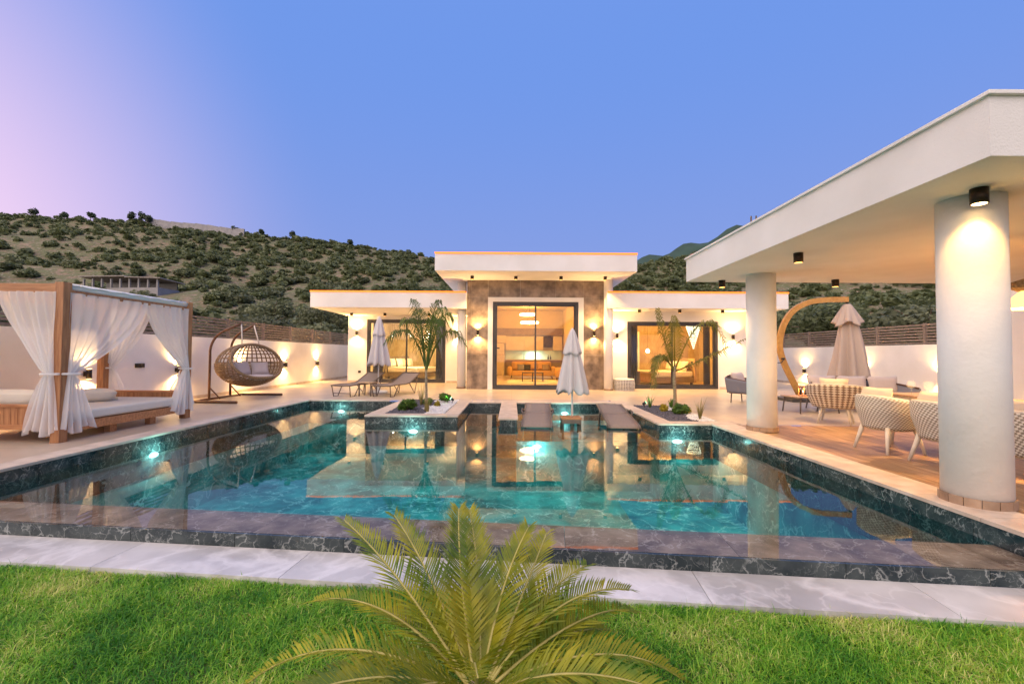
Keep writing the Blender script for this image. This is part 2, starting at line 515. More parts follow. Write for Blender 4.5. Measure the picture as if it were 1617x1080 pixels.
# ================================================================== mesh helpers
def link(o):
    COL.objects.link(o)
    return o
def tag(o, label=None, cat=None, group=None, kind=None):
    if label: o['label'] = label
    if cat: o['category'] = cat
    if group: o['group'] = group
    if kind: o['kind'] = kind
    return o
def empty(name, loc=(0, 0, 0), rz=0.0, label=None, cat=None, group=None, kind=None):
    o = link(bpy.data.objects.new(name, None))
    o.location = loc
    o.rotation_euler = (0, 0, rz)
    o.empty_display_size = 0.1
    return tag(o, label, cat, group, kind)
def clone(o, parent=None):
    c = link(o.copy())
    c.parent = parent
    for ch in o.children:
        clone(ch, c)
    return c
class MB:
    def __init__(s):
        s.v, s.f, s.uv = [], [], None
    def add(s, vs, fs):
        k = len(s.v)
        s.v.extend([tuple(p) for p in vs])
        s.f.extend([tuple(i + k for i in f) for f in fs])
        return s
    def box(s, c, d, rot=None):
        x, y, z = (q / 2 for q in d)
        vs = [Vector(p) for p in ((-x, -y, -z), (x, -y, -z), (x, y, -z), (-x, y, -z), (-x, -y, z), (x, -y, z), (x, y, z), (-x, y, z))]
        if rot is not None:
            vs = [rot @ p for p in vs]
        return s.add([p + Vector(c) for p in vs], [(0, 3, 2, 1), (4, 5, 6, 7), (0, 1, 5, 4), (1, 2, 6, 5), (2, 3, 7, 6), (3, 0, 4, 7)])
    def span(s, x0, x1, y0, y1, z0, z1):
        return s.box(((x0 + x1) / 2, (y0 + y1) / 2, (z0 + z1) / 2), (abs(x1 - x0), abs(y1 - y0), abs(z1 - z0)))
    def beam(s, a, b, w, h=None):
        """square bar from a to b"""
        a, b = Vector(a), Vector(b)
        d = b - a
        q = d.to_track_quat('X', 'Z').to_matrix()
        return s.box((a + b) / 2, (d.length, w, h or w), q)
    def prism(s, pts, z0, z1):
        n = len(pts)
        return s.add([(x, y, z0) for x, y in pts] + [(x, y, z1) for x, y in pts],
                     [tuple(range(n))[::-1], tuple(range(n, 2 * n))] + [(i, (i + 1) % n, n + (i + 1) % n, n + i) for i in range(n)])
    def tube(s, pts, r, n=8, cap=True, close=False):
        pts = [Vector(p) for p in pts]
        m = len(pts)
        rs = r if isinstance(r, (list, tuple)) else [r] * m
        vs = []
        up = None
        for i, p in enumerate(pts):
            if close:
                t = pts[(i + 1) % m] - pts[i - 1]
            else:
                t = pts[min(i + 1, m - 1)] - pts[max(i - 1, 0)]
            t.normalize()
            if up is None:
                up = Vector((0, 0, 1)) if abs(t.z) < 0.9 else Vector((1, 0, 0))
            e1 = t.cross(up)
            if e1.length < 1e-5:
                e1 = t.cross(Vector((0.3, 1, 0.2)))
            e1.normalize()
            e2 = e1.cross(t).normalized()
            up = e2
            for k in range(n):
                a = 2 * math.pi * k / n
                vs.append(p + (e1 * math.cos(a) + e2 * math.sin(a)) * rs[i])
        fs = []
        for i in range(m if close else m - 1):
            j = (i + 1) % m
            for k in range(n):
                k2 = (k + 1) % n
                fs.append((i * n + k, i * n + k2, j * n + k2, j * n + k))
        if cap and not close:
            fs.append(tuple(range(n))[::-1])
            fs.append(tuple(range((m - 1) * n, m * n)))
        return s.add(vs, fs)
    def lathe(s, prof, n=24, c=(0, 0, 0), cap=True):
        vs, fs = [], []
        for r, z in prof:
            for k in range(n):
                a = 2 * math.pi * k / n
                vs.append((c[0] + r * math.cos(a), c[1] + r * math.sin(a), c[2] + z))
        for i in range(len(prof) - 1):
            for k in range(n):
                k2 = (k + 1) % n
                fs.append((i * n + k, i * n + k2, (i + 1) * n + k2, (i + 1) * n + k))
        if cap:
            fs.append(tuple(range(n))[::-1])
            fs.append(tuple(range((len(prof) - 1) * n, len(prof) * n)))
        return s.add(vs, fs)
    def grid(s, fn, nu, nv, closeu=False, uv=False):
        k = len(s.v)
        vs = [fn(i / nu, j / nv) for j in range(nv + 1) for i in range(nu + (0 if closeu else 1))]
        w = nu if closeu else nu + 1
        fs = [(j * w + i, j * w + (i + 1) % w, (j + 1) * w + (i + 1) % w, (j + 1) * w + i) for j in range(nv) for i in range(nu)]
        s.add(vs, fs)
        if uv:
            s.uv = {}
            for j in range(nv):
                for i in range(nu):
                    s.uv[len(s.f) - len(fs) + j * nu + i] = [(i / nu, j / nv), ((i + 1) / nu, j / nv), ((i + 1) / nu, (j + 1) / nv), (i / nu, (j + 1) / nv)]
        return s
    def build(s, name, mat, parent=None, smooth=False, world=False, bevel=0.0, solid=0.0, subsurf=0):
        me = bpy.data.meshes.new(name)
        me.from_pydata(s.v, [], s.f)
        if s.uv:
            ul = me.uv_layers.new(name='UVMap')
            for p in me.polygons:
                q = s.uv.get(p.index)
                for a, li in enumerate(p.loop_indices):
                    ul.data[li].uv = q[a % 4] if q else (0, 0)
        if mat is not None:
            me.materials.append(M[mat] if isinstance(mat, str) else mat)
        if smooth:
            me.polygons.foreach_set('use_smooth', [True] * len(me.polygons))
        me.update()
        o = link(bpy.data.objects.new(name, me))
        if parent is not None:
            o.parent = parent
            if world:
                o.location = -parent.location
        if solid:
            md = o.modifiers.new('solid', 'SOLIDIFY')
            md.thickness = solid
        if bevel:
            md = o.modifiers.new('bevel', 'BEVEL')
            md.width = bevel
            md.segments = 2
            md.limit_method = 'ANGLE'
        if subsurf:
            md = o.modifiers.new('subsurf', 'SUBSURF')
            md.levels = md.render_levels = subsurf
        return o
def np_mesh(name, verts, quads=None, tris=None, mat=None, parent=None):
    me = bpy.data.meshes.new(name)
    nq = 0 if quads is None else len(quads)
    ntr = 0 if tris is None else len(tris)
    me.vertices.add(len(verts))
    me.vertices.foreach_set('co', np.asarray(verts, dtype=np.float32).ravel())
    parts, starts, st = [], [], 0
    if nq:
        parts.append(np.asarray(quads, dtype=np.int32).ravel())
        starts.append(np.arange(nq) * 4)
        st = nq * 4
    if ntr:
        parts.append(np.asarray(tris, dtype=np.int32).ravel())
        starts.append(st + np.arange(ntr) * 3)
    idx = np.concatenate(parts)
    me.loops.add(len(idx))
    me.loops.foreach_set('vertex_index', idx)
    me.polygons.add(nq + ntr)
    me.polygons.foreach_set('loop_start', np.concatenate(starts).astype(np.int32))
    me.update(calc_edges=True)
    if mat:
        me.materials.append(M[mat])
    o = link(bpy.data.objects.new(name, me))
    if parent is not None:
        o.parent = parent
    return o
def light(name, kind, loc, energy, color, parent=None, rot=(0, 0, 0), size=0.03, cone=None, blend=0.5):
    d = bpy.data.lights.new(name, kind)
    d.energy = energy
    d.color = color
    if kind in ('POINT', 'SPOT'):
        d.shadow_soft_size = size
    if kind == 'AREA':
        d.size = size
    if cone:
        d.spot_size = R(cone)
        d.spot_blend = blend
    o = link(bpy.data.objects.new(name, d))
    o.location = loc
    o.rotation_euler = rot
    if parent is not None:
        o.parent = parent
    o.visible_glossy = False      # the lens or shade that is modelled gives the highlight
    return o
def pillow(mb, c, w, h, t, rot=None, n=10):
    """puffed square cushion, w x h, thickness t, standing in local XZ"""
    def f(sgn):
        def g(u, v):
            a, b = 2 * u - 1, 2 * v - 1
            k = max(0.0, (1 - a ** 4) * (1 - b ** 4)) ** 0.5
            pinch = 1 - 0.07 * (1 - abs(a)) * b * b - 0.07 * (1 - abs(b)) * a * a
            p = Vector((a * w / 2 * pinch, sgn * k * t / 2, b * h / 2 * pinch))
            if rot is not None:
                p = rot @ p
            return p + Vector(c)
        return g
    mb.grid(f(-1), n, n)
    mb.grid(f(1), n, n)
    return mb

WARM = (1.0, .60, .22)
# ================================================================== THE SETTING
# --- hillside: one sheet with a hole for the plot
RU = [-3.0, -1.15, -.85, -.62, -.44, -.18, 0, .29, .4, .5, .7, 1.2, 3.0]
RT = [.28, .306, .297, .270, .253, .218, .195, .205, .225, .255, .285, .285, .27]
def hill_z(X, Y):
    X, Y = np.asarray(X, float), np.asarray(Y, float)
    zr = 1.3 + 160 * np.interp(X / 160.0, RU, RT)
    t = np.clip((Y - 28) / 132.0, 0, None)
    up = zr * np.where(t < 1, t ** 1.25, 1 - 0.25 * (t - 1))
    near = np.clip((Y - 24) / 10, 0, 1)
    nz = (np.sin(X * .11 + 1.3) * np.cos(Y * .09) * 1.1 + np.sin(X * .31 + Y * .23) * .45 + np.sin(X * .05 - Y * .13) * .9) * np.clip((Y - 34) / 40, 0, 1) * np.clip((175 - Y) / 40, .25, 1)
    return -0.34 + np.maximum(up, 0) * near + nz
gx = np.unique(np.concatenate([np.linspace(-420, -60, 46), np.linspace(-60, -9.2, 24), np.linspace(-9.2, 13.8, 12), np.linspace(13.8, 70, 26), np.linspace(70, 420, 44)]))
gy = np.unique(np.concatenate([np.linspace(-60, -22, 5), np.linspace(-22, 3, 6), np.linspace(3, 28.2, 9), np.linspace(28.2, 175, 75), np.linspace(175, 420, 18)]))
GX, GY = np.meshgrid(gx, gy)
GZ = hill_z(GX, GY)
nx, ny = len(gx), len(gy)
vid = np.arange(nx * ny).reshape(ny, nx)
q = np.stack([vid[:-1, :-1], vid[:-1, 1:], vid[1:, 1:], vid[1:, :-1]], -1).reshape(-1, 4)
qcx = ((gx[:-1] + gx[1:]) / 2)[None, :].repeat(ny - 1, 0).ravel()
qcy = ((gy[:-1] + gy[1:]) / 2)[:, None].repeat(nx - 1, 1).ravel()
keep = ~((qcx > -9.2) & (qcx < 13.8) & (qcy > -22) & (qcy < 28.2))
hill = np_mesh('terrain', np.stack([GX, GY, GZ], -1).reshape(-1, 3), q[keep], None, 'soil')
hill.data.polygons.foreach_set('use_smooth', [True] * len(hill.data.polygons))
tag(hill, kind='structure')
# far mountain
mb = MB()
mpts = [(-300, 60), (-60, 62), (150, 170), (245, 225), (320, 247), (400, 277), (479, 302), (553, 328), (600, 332), (700, 325), (900, 300), (1300, 140)]
def mnt(u, v):
    X = -300 + 1600 * u
    zr = np.interp(X, [p[0] for p in mpts], [p[1] for p in mpts])
    d = abs(2 * v - 1)
    return (X, 760 + 700 * v + 25 * math.sin(u * 30), zr * (1 - d ** 1.2) * (1 + .03 * math.sin(u * 90 + v * 20)) - 10)
mb.grid(mnt, 80, 16)
tag(mb.build('mountain', 'mountain', smooth=True), kind='structure')

# --- lawn soil and the sheets of the plot
mb = MB()
mb.add([(-9.2, -22, -.31), (13.8, -22, -.31), (13.8, 2.95, -.31), (4.25, 2.95, -.31), (4.2, 3.1, -.31), (-5.9, 4.1, -.31), (-9.2, 4.1, -.31)], [(0, 1, 2, 3, 4, 5, 6)])
tag(mb.build('lawn', 'turf_base'), kind='structure')
def front(x):      # outer edge of the overflow lip
    return 3.43 - 0.1 * x
mb = MB()
XL, XR, YB = -5.6, 3.8, 12.3
# flat paving around the pool (one sheet made of rectangles that butt)
def rect(mb, x0, x1, y0, y1, z=0.0):
    mb.add([(x0, y0, z), (x1, y0, z), (x1, y1, z), (x0, y1, z)], [(0, 1, 2, 3)])
rect(mb, -9.2, XL - .3, 4.0, YB + .3)
rect(mb, -9.2, 13.8, YB + .3, 28.2)
rect(mb, 4.35, 13.8, 8.36, YB + .3)
mb.add([(-9.2, 4.0, 0), (-9.2, 4.0, -.4), (XL - .3, 4.0, -.4), (XL - .3, 4.0, 0)], [(0, 1, 2, 3)])
rect(mb, -1.10, 2.74, 12.2, YB + .3, -.004)
rect(mb, XL - .3, -3.06, YB + .1, YB + .3, -.004)
rect(mb, 4.2, 4.36, 8.36, 8.8, -.004)
tag(mb.build('patio', 'deck'), kind='structure')
mb = MB()
rect(mb, 4.2, 13.8, 2.9, 8.36, -.022)
mb.add([(4.2, 2.9, -.022), (4.2, 2.9, -.4), (13.8, 2.9, -.4), (13.8, 2.9, -.022)], [(0, 1, 2, 3)])
tag(mb.build('pavilion_floor', 'deck'), kind='structure')
floor = bpy.data.objects['pavilion_floor']
# planks run away from the lawn, parallel with the pool's long side
pw, pl = 0.20, 1.30
pm = MB().box((0, 0, 0), (pw - .003, pl - .003, .02)).build('plank', 'plank', floor, bevel=0)
first = True
cells = []
for i in range(48):
    x = 4.23 + pw * (i + .5)
    off = (i * 0.37) % 1.0 * pl
    y = 2.9 - off
    while y < 8.36:
        y0, y1 = max(y, 2.9), min(y + pl, 8.355)
        if y1 - y0 > .08:
            cells.append((x, (y0 + y1) / 2, y1 - y0))
        y += pl
cells.sort(key=lambda c: c[0] * c[0] * .3 + c[1] * c[1])
for k, (x, y, l) in enumerate(cells[:290]):
    o = pm if k == 0 else link(pm.copy())
    o.parent = floor
    o.location = (x, y, -.0115)
    o.scale = (1, l / pl, 1)
mb = MB()
for x, y, l in cells[290:]:
    mb.box((x, y, -.0115), (pw - .003, l - .003, .02))
tag(mb.build('plank_rest', 'plank', floor), kind='stuff')

# --- pool
pool = empty('pool', (0, 0, 0), kind='structure')
JX0, JX1 = -.24, .10
outline = [(XL, front(XL) + .46), (XR, front(XR) + .46), (XR, 8.42), (2.80, 8.42), (2.80, 11.95), (-1.15, 11.95), (-1.15, 9.33), (-3.05, 9.33), (-3.05, YB), (XL, YB)]
mb = MB()
DEEP = -1.45
n = len(outline)
mb.add([(x, y, DEEP) for x, y in outline], [tuple(range(n))])
for i in range(n):
    a, b = outline[i], outline[(i + 1) % n]
    top = -.21 if i == 0 else -.05
    mb.add([(a[0], a[1], DEEP), (b[0], b[1], DEEP), (b[0], b[1], top), (a[0], a[1], top)], [(0, 1, 2, 3)])
mb.build('basin', 'pool_floor', pool)
# sun shelf at the house end
mb = MB().span(JX1, 2.798, 9.05, 11.948, DEEP, -.46)
mb.build('sun_shelf', 'pool_floor', pool)
# submerged lip of the overflow edge, slab by slab, with the dark face below
def run(name, mat, a, b, length, depth_in, z0, z1, gap=.004, inward=1):
    """row of slabs along a->b, depth_in to the left of the direction"""
    a, b = Vector((*a, 0)), Vector((*b, 0))
    d = (b - a)
    L = d.length
    d.normalize()
    nrm_ = Vector((-d.y, d.x, 0)) * inward
    k = max(1, round(L / length))
    seg = L / k
    proto = None
    q = Matrix.Rotation(math.atan2(d.y, d.x), 3, 'Z')
    for i in range(k):
        if proto is None:
            proto = MB().box((0, 0, 0), (seg - gap, depth_in, z1 - z0)).build(name, mat, pool)
            o = proto
        else:
            o = link(proto.copy())
            o.parent = pool
        c = a + d * (seg * (i + .5)) + nrm_ * (depth_in / 2)
        o.location = (c.x, c.y, (z0 + z1) / 2)
        o.rotation_euler = (0, 0, math.atan2(d.y, d.x))
e0, e1 = (XL - .3, front(XL - .3)), (XR + .4, front(XR + .4))
run('lip_slab', 'ledge_marble', (e0[0], e0[1] + .012), (e1[0], e1[1] + .012), 1.2, .45, -.23, -.168)
run('face_slab', 'dark_marble', e0, e1, .9, .03, -.275, -.158, inward=-1)
run('border_slab', 'grey_marble', (e0[0], e0[1] - .035), (e1[0], e1[1] - .035), 1.5, .43, -.32, -.262, inward=-1)
# dark wall tiles (above and below the water line)
T0, T1 = -.62, -.022
run('wall_tile', 'dark_marble', (XL, 4.0), (XL, YB), .62, .02, T0, T1, inward=-1)
run('wall_tile', 'dark_marble', (XL + .02, YB), (-3.05, YB), .62, .02, T0, T1, inward=-1)
run('wall_tile', 'dark_marble', (-3.05, YB - .02), (-3.05, 9.33), .62, .02, T0, T1, inward=-1)
run('wall_tile', 'dark_marble', (-3.07, 9.33), (-1.13, 9.33), .62, .02, T0, T1, inward=-1)
run('wall_tile', 'dark_marble', (-1.15, 9.33), (-1.15, 11.93), .62, .02, T0, T1, inward=-1)
run('wall_tile', 'dark_marble', (-1.13, 11.95), (JX0, 11.95), .62, .02, T0, T1, inward=-1)
run('wall_tile', 'dark_marble', (JX1, 11.95), (2.78, 11.95), .62, .02, T0, T1, inward=-1)
run('wall_tile', 'dark_marble', (2.80, 11.93), (2.80, 8.42), .62, .02, T0, T1, inward=-1)
run('wall_tile', 'dark_marble', (2.78, 8.42), (XR - .02, 8.42), .62, .02, T0, T1, inward=-1)
run('wall_tile', 'dark_marble', (XR, 8.42), (XR, front(XR) + .02), .62, .02, T0, T1, inward=-1)
# jetty
run('jetty_tile', 'dark_marble', (JX0 + .02, 8.98), (JX1 - .02, 8.98), .62, .02, -.62, T1, inward=1)
run('jetty_tile', 'dark_marble', (JX0, 11.93), (JX0, 8.98), .62, .02, -.62, T1, inward=1)
run('jetty_tile', 'dark_marble', (JX1, 8.98), (JX1, 11.93), .62, .02, -.62, T1, inward=1)
MB().span(JX0 + .02, JX1 - .02, 9.0, 11.94, -.6, -.024).build('jetty_core', 'pool_floor', pool)
# solid ends of the side walls below the coping
MB().span(XR + .005, 4.26, 2.99, 8.38, -.42, -.024).build('end_block', 'dark_marble', pool)
MB().span(XL - .32, XL - .005, 3.99, YB, -.42, -.024).build('end_block', 'dark_marble', pool)
# coping stones
Z0, Z1 = -.02, .012
run('coping_stone', 'coping', (XL + .03, 4.0), (XL + .03, YB + .3), .62, .33, Z0, Z1, inward=1)
run('coping_stone', 'coping', (XL + .03, YB - .03), (-3.38, YB - .03), .62, .33, Z0, Z1, inward=1)
run('coping_stone', 'coping', (-3.08, 9.62), (-3.08, YB + .3), .62, .33, Z0, Z1, inward=-1)
run('coping_stone', 'coping', (-3.08, 9.30), (-1.12, 9.30), .62, .32, Z0, Z1, inward=1)
run('coping_stone', 'coping', (-1.12, 9.62), (-1.12, YB + .3), .62, .33, Z0, Z1, inward=1)
run('coping_stone', 'coping', (-1.12, 11.92), (2.77, 11.92), .62, .38, Z0, Z1, inward=1)
run('coping_stone', 'coping', (JX0 - .03, 8.95), (JX0 - .03, 11.92), .62, JX1 - JX0 + .06, Z0, Z1, inward=-1)
run('coping_stone', 'coping', (2.77, 8.72), (2.77, YB + .3), .62, .33, Z0, Z1, inward=-1)
run('coping_stone', 'coping', (2.77, 8.39), (4.32, 8.39), .62, .33, Z0, Z1, inward=1)
run('coping_stone', 'coping', (XR - .03, 8.38), (XR - .03, 3.0), .62, .45, Z0, Z1, inward=1)
# bed soil under the planters and paving beside them
mb = MB()
rect(mb, -2.75, -1.45, 9.62, YB + .3, -.012)
rect(mb, 3.1, 4.06, 8.72, YB + .3, -.012)
tag(mb.build('planter_soil', 'dark_gravel'), kind='structure')
mb = MB()
mb.add([(4.06, 8.72, .001), (4.36, 8.72, .001), (4.36, YB + .3, .001), (4.06, YB + .3, .001)], [(0, 1, 2, 3)])
mb.add([(3.1, 11.4, .001), (4.06, 11.4, .001), (4.06, YB + .3, .001), (3.1, YB + .3, .001)], [(0, 1, 2, 3)])
tag(mb.build('patio_strip', 'deck'), kind='structure')
# water
mb = MB()
wp = [(XL - .02, front(XL) + .465), (XR + .02, front(XR) + .465), (XR + .0, 8.42), (2.80, 8.42), (2.80, 11.95), (JX1, 11.95), (JX1, 8.98), (JX0, 8.98), (JX0, 11.95), (-1.15, 11.95), (-1.15, 9.33), (-3.05, 9.33), (-3.05, YB), (XL, YB)]
mb.add([(x, y, -.155) for x, y in wp], [tuple(range(len(wp)))])
tag(mb.build('water', 'water'), kind='structure')
mb = MB()
mb.add([(XL - .02, front(XL) - .004, -.155), (XR + .02, front(XR) - .004, -.155), (XR + .02, front(XR) + .465, -.155), (XL - .02, front(XL) + .465, -.155)], [(0, 1, 2, 3)])
tag(mb.build('water_film', 'water_film'), kind='structure')

# --- pool lamps
def pool_lamp(loc, d, label):
    o = empty('pool_lamp', loc, 0, label, 'lamp', 'underwater pool lamps')
    v = Vector(d)
    qm = v.to_track_quat('Z', 'Y')
    a = MB().lathe([(.085, 0), (.085, .012), (.065, .018)], 20).build('bezel', 'white_pole', o, True)
    b = MB().lathe([(.062, .019), (.03, .026)], 20).build('lens', 'pool_lens', o, True)
    a.rotation_euler = b.rotation_euler = qm.to_euler()
    a.scale = b.scale = (1.15, .5, 1)
    light('pool_light', 'POINT', v * .16, 6, (.55, 1.0, .93), o, size=.05)
pool_lamp((XL + .02, 6.95, -.30), (1, 0, 0), 'round underwater lamp in the pool wall beside the canopy daybed')
pool_lamp((-4.7, YB - .02, -.30), (0, -1, 0), 'round underwater lamp in the pool wall in front of the deck loungers')
pool_lamp((-2.05, 9.31, -.32), (0, -1, 0), 'round underwater lamp in the wall of the planter with the feathery palm')
pool_lamp((.52, 9.048, -.56), (0, -1, 0), 'round underwater lamp below the in-pool lounger by the jetty')
pool_lamp((1.42, 11.93, -.27), (0, -1, 0), 'round underwater lamp in the pool wall behind the in-pool parasol')
pool_lamp((3.12, 8.40, -.32), (0, -1, 0), 'round underwater lamp in the wall of the planter with the arching palm')

# ================================================================== VILLA
villa = empty('villa', (0.9, 16.5, 0), 0, 'white flat-roofed villa with brown stone centre and two glazed wings', 'house')
def V(name, mat, **k):
    return lambda mb: mb.build(name, mat, villa, world=True, **k)
# left wing
LWY, RWY, CY = 20.0, 17.2, 16.5
mb = MB()
mb.span(-7.4, -6.55, LWY, LWY + .25, 0, 3.0)
mb.span(-3.0, -1.66, LWY, LWY + .25, 0, 3.0)
mb.span(-6.55, -3.0, LWY, LWY + .25, 2.84, 3.0)
mb.span(-7.4, -7.15, LWY + .25, 25.8, 0, 3.0)
mb.span(-7.15, -1.66, 25.55, 25.8, 0, 3.0)
mb.build('wall', 'plaster', villa, world=True)
MB().span(-7.45, -1.69, 16.3, 26, 3.0, 3.56).build('roof', 'plaster', villa, world=True)
# right wing
mb = MB()
mb.span(3.45, 4.48, RWY, RWY + .25, 0, 3.0)
mb.span(8.0, 9.75, RWY, RWY + .25, 0, 3.0)
mb.span(4.48, 8.0, RWY, RWY + .25, 2.6, 3.0)
mb.span(9.5, 9.75, RWY + .25, 22.8, 0, 3.0)
mb.span(3.6, 9.5, 22.55, 22.8, 0, 3.0)
mb.build('wall', 'plaster', villa, world=True)
MB().span(3.44, 10.0, 16.0, 26, 3.0, 3.55).build('roof', 'plaster', villa, world=True)
# centre
mb = MB()
mb.span(-1.66, -.90, CY + .04, CY + .3, 0, 4.06)
mb.span(2.66, 3.42, CY + .04, CY + .3, 0, 4.06)
mb.span(-.90, 2.66, CY + .04, CY + .3, 3.42, 4.06)
mb.span(-1.66, -1.42, CY + .3, 28, 0, 4.06)
mb.span(3.2, 3.42, CY + .3, 28, 0, 4.06)
mb.span(-1.42, 3.2, 27.8, 28, 0, 4.06)
mb.build('wall', 'plaster', villa, world=True)
croof = MB().span(-2.57, 4.13, 14.6, 28.2, 4.06, 4.62).build('roof', 'plaster', villa, world=True)
for x, y in ((-1.9, 15.6), (-1.75, 15.6), (2.9, 15.4), (3.02, 15.4), (3.12, 15.45)):
    MB().tube([(x, y, 4.6), (x + .01, y, 4.82)], .008, 5).build('rebar', 'black', croof)
# stone cladding slabs
def slab(x0, x1, z0, z1):
    MB().span(x0 + .003, x1 - .003, CY, CY + .04, z0 + .003, z1 - .003).build('stone_slab', 'stone', villa, world=True)
zs = [0, 1.28, 2.52, 3.42, 4.06]
for j in range(4):
    z0, z1 = zs[j], zs[j + 1]
    slab(-1.68, -1.53, z0, z1)
    slab(-1.53, -.90, z0, z1)
    slab(2.66, 3.26, z0, z1)
    slab(3.26, 3.42, z0, z1)
for x0, x1 in ((-.90, .30), (.30, 1.62), (1.62, 2.66)):
    slab(x0, x1, 3.42, 4.06)
# white surround of the big door
mb = MB()
mb.span(-.90, -.72, CY - .06, CY + .25, 0, 3.42)
mb.span(2.47, 2.66, CY - .06, CY + .25, 0, 3.42)
mb.span(-.72, 2.47, CY - .06, CY + .25, 3.26, 3.42)
mb.build('door_surround', 'plaster', villa, world=True)
# round columns
for x, y in ((-1.93, 16.95), (3.55, 16.32)):
    c = MB().lathe([(.165, .0), (.165, 4.06)], 28, (x, y, 0)).build('column', 'plaster', villa, True, True)
    MB().lathe([(.178, .0), (.178, .07)], 28, (x, y, 0)).build('column_base', 'base_tile', c, True)
# led strips along the roof edges
def led(x0, x1, y, z):
    MB().span(x0, x1, y - .025, y + .02, z, z + .05).build('led_strip', 'led', villa, world=True)
led(-7.46, -1.70, 16.3, 3.562)
led(3.45, 10.01, 16.0, 3.552)
led(-2.58, 4.14, 14.6, 4.622)
MB().span(9.985, 10.012, 16.03, 21, 3.552, 3.574).build('led_strip', 'led', villa, world=True)
# skirting along the front walls
MB().span(-7.41, -6.6, LWY - .014, LWY, 0, .09).build('skirting', 'coping', villa, world=True)
MB().span(-2.95, -1.68, LWY - .014, LWY, 0, .09).build('skirting', 'coping', villa, world=True)
MB().span(8.05, 9.76, RWY - .014, RWY, 0, .09).build('skirting', 'coping', villa, world=True)
# sliding doors
def sliding_door(x0, x1, y, z1, name='sliding_door', open_left=0.0):
    xm = (x0 + x1) / 2
    fr = MB()
    w = .10
    fr.span(x0, x0 + w, y, y + .14, .0, z1)
    fr.span(x1 - w, x1, y, y + .14, .0, z1)
    fr.span(x0 + w, x1 - w, y, y + .14, z1 - w, z1)
    fr.span(x0 + w, x1 - w, y, y + .14, .0, .08)
    d = fr.build(name, 'frame', villa, world=True)
    for k, (a, b) in enumerate(((x0 + w, xm + .03), (xm - .03, x1 - w))):
        yy = y + .03 + .05 * k
        s = MB()
        t = .06
        s.span(a, a + t, yy, yy + .04, .08, z1 - w)
        s.span(b - t, b, yy, yy + .04, .08, z1 - w)
        s.span(a + t, b - t, yy, yy + .04, .08, .16)
        s.span(a + t, b - t, yy, yy + .04, z1 - w - .06, z1 - w)
        s.build('sash', 'frame', d)
        MB().span(a + t, b - t, yy + .017, yy + .023, .16, z1 - w - .06).build('pane', 'pane', d)
    MB().span(x0 + w + .015, x0 + w + .045, y - .03, y + .03, .95, 1.25).build('handle', 'black', d)
sliding_door(-.72, 2.47, CY + .02, 3.26)
sliding_door(-6.55, -3.0, LWY + .02, 2.84)
sliding_door(4.48, 8.0, RWY + .02, 2.6)
# rooms
def room(x0, x1, y0, y1, z1, wall, back, floor_m='room_floor'):
    MB().span(x0, x1, y0, y1, .002, .012).build('room_floor', floor_m, villa, world=True)
    MB().span(x0, x1, y1 - .02, y1, .012, z1).build('room_back_wall', back, villa, world=True)
    MB().span(x0, x0 + .02, y0, y1 - .02, .012, z1).build('room_side_wall', wall, villa, world=True)
    MB().span(x1 - .02, x1, y0, y1 - .02, .012, z1).build('room_side_wall', wall, villa, world=True)
    MB().span(x0 + .02, x1 - .02, y0, y1 - .02, z1 - .02, z1).build('room_ceiling', wall, villa, world=True)
room(-1.42, 3.2, CY + .31, 27.8, 4.05, 'room_wall', 'room_wall')
room(-7.15, -1.68, LWY + .26, 25.5, 2.99, 'room_wall', 'gold_wall')
room(3.62, 9.5, RWY + .26, 22.5, 2.99, 'room_wall', 'gold_wall')

# --- inside the living room
kitchen = empty('kitchen_units', (.9, 27.3, 0), 0, 'cream kitchen wall units with lit pale green backsplash behind the sofa', 'kitchen')
KY = 27.75
mb = MB().span(-.4, 3.1, KY - .6, KY, .02, .95)
lo = mb.build('base_cabinet', 'dark_cabinet', kitchen, world=True)
MB().span(-.42, 3.1, KY - .63, KY, .95, .99).build('worktop', 'cabinet', kitchen, world=True)
MB().span(-.4, 3.1, KY - .03, KY, .99, 1.55).build('backsplash', 'backsplash', kitchen, world=True)
for i in range(6):
    x = -.4 + i * .585
    if i == 4:
        MB().span(x + .01, x + .5, KY - .36, KY, 1.75, 2.42).build('extractor_hood', 'counter', kitchen, world=True)
    else:
        MB().span(x + .004, x + .581, KY - .36, KY, 1.55, 2.45).build('wall_cabinet', 'cabinet', kitchen, world=True)
MB().span(-1.38, 3.15, KY - .5, KY, 2.47, 2.9).build('bulkhead', 'dark_cabinet', kitchen, world=True)
MB().tube([(.75, KY - .3, .98), (.75, KY - .3, 1.25), (.75, KY - .42, 1.3), (.75, KY - .5, 1.24)], .015, 6).build('tap', 'black', kitchen, world=True)
light('kitchen_strip', 'AREA', (.45, -.05, 1.52), 9, (.72, 1.0, .82), kitchen, size=.5)
for x in (2.25, 2.4):
    o = MB().lathe([(.04, 0), (.04, .16), (.014, .22), (.014, .3)], 10).build('bottle', 'counter', None, True)
    o.location = (x, KY - .25, .99)
    tag(o, 'small dark bottle standing on the kitchen worktop', 'bottle', 'bottles on the kitchen worktop')
fr_ = empty('fridge', (-.85, 27.2, .012), 0, 'tall beige fridge beside the kitchen units', 'fridge')
MB().span(-.4, .4, -.3, .5, 0, 1.25).build('lower_door', 'cabinet', fr_, bevel=.02)
MB().span(-.4, .4, -.3, .5, 1.26, 1.95).build('upper_door', 'cabinet', fr_, bevel=.02)
MB().span(-.1, .1, -.31, -.298, 1.62, 1.7).build('display', 'black', fr_)
MB().span(-.46, .46, -.1, .5, 1.98, 2.45).build('top_cupboard', 'cabinet', fr_)
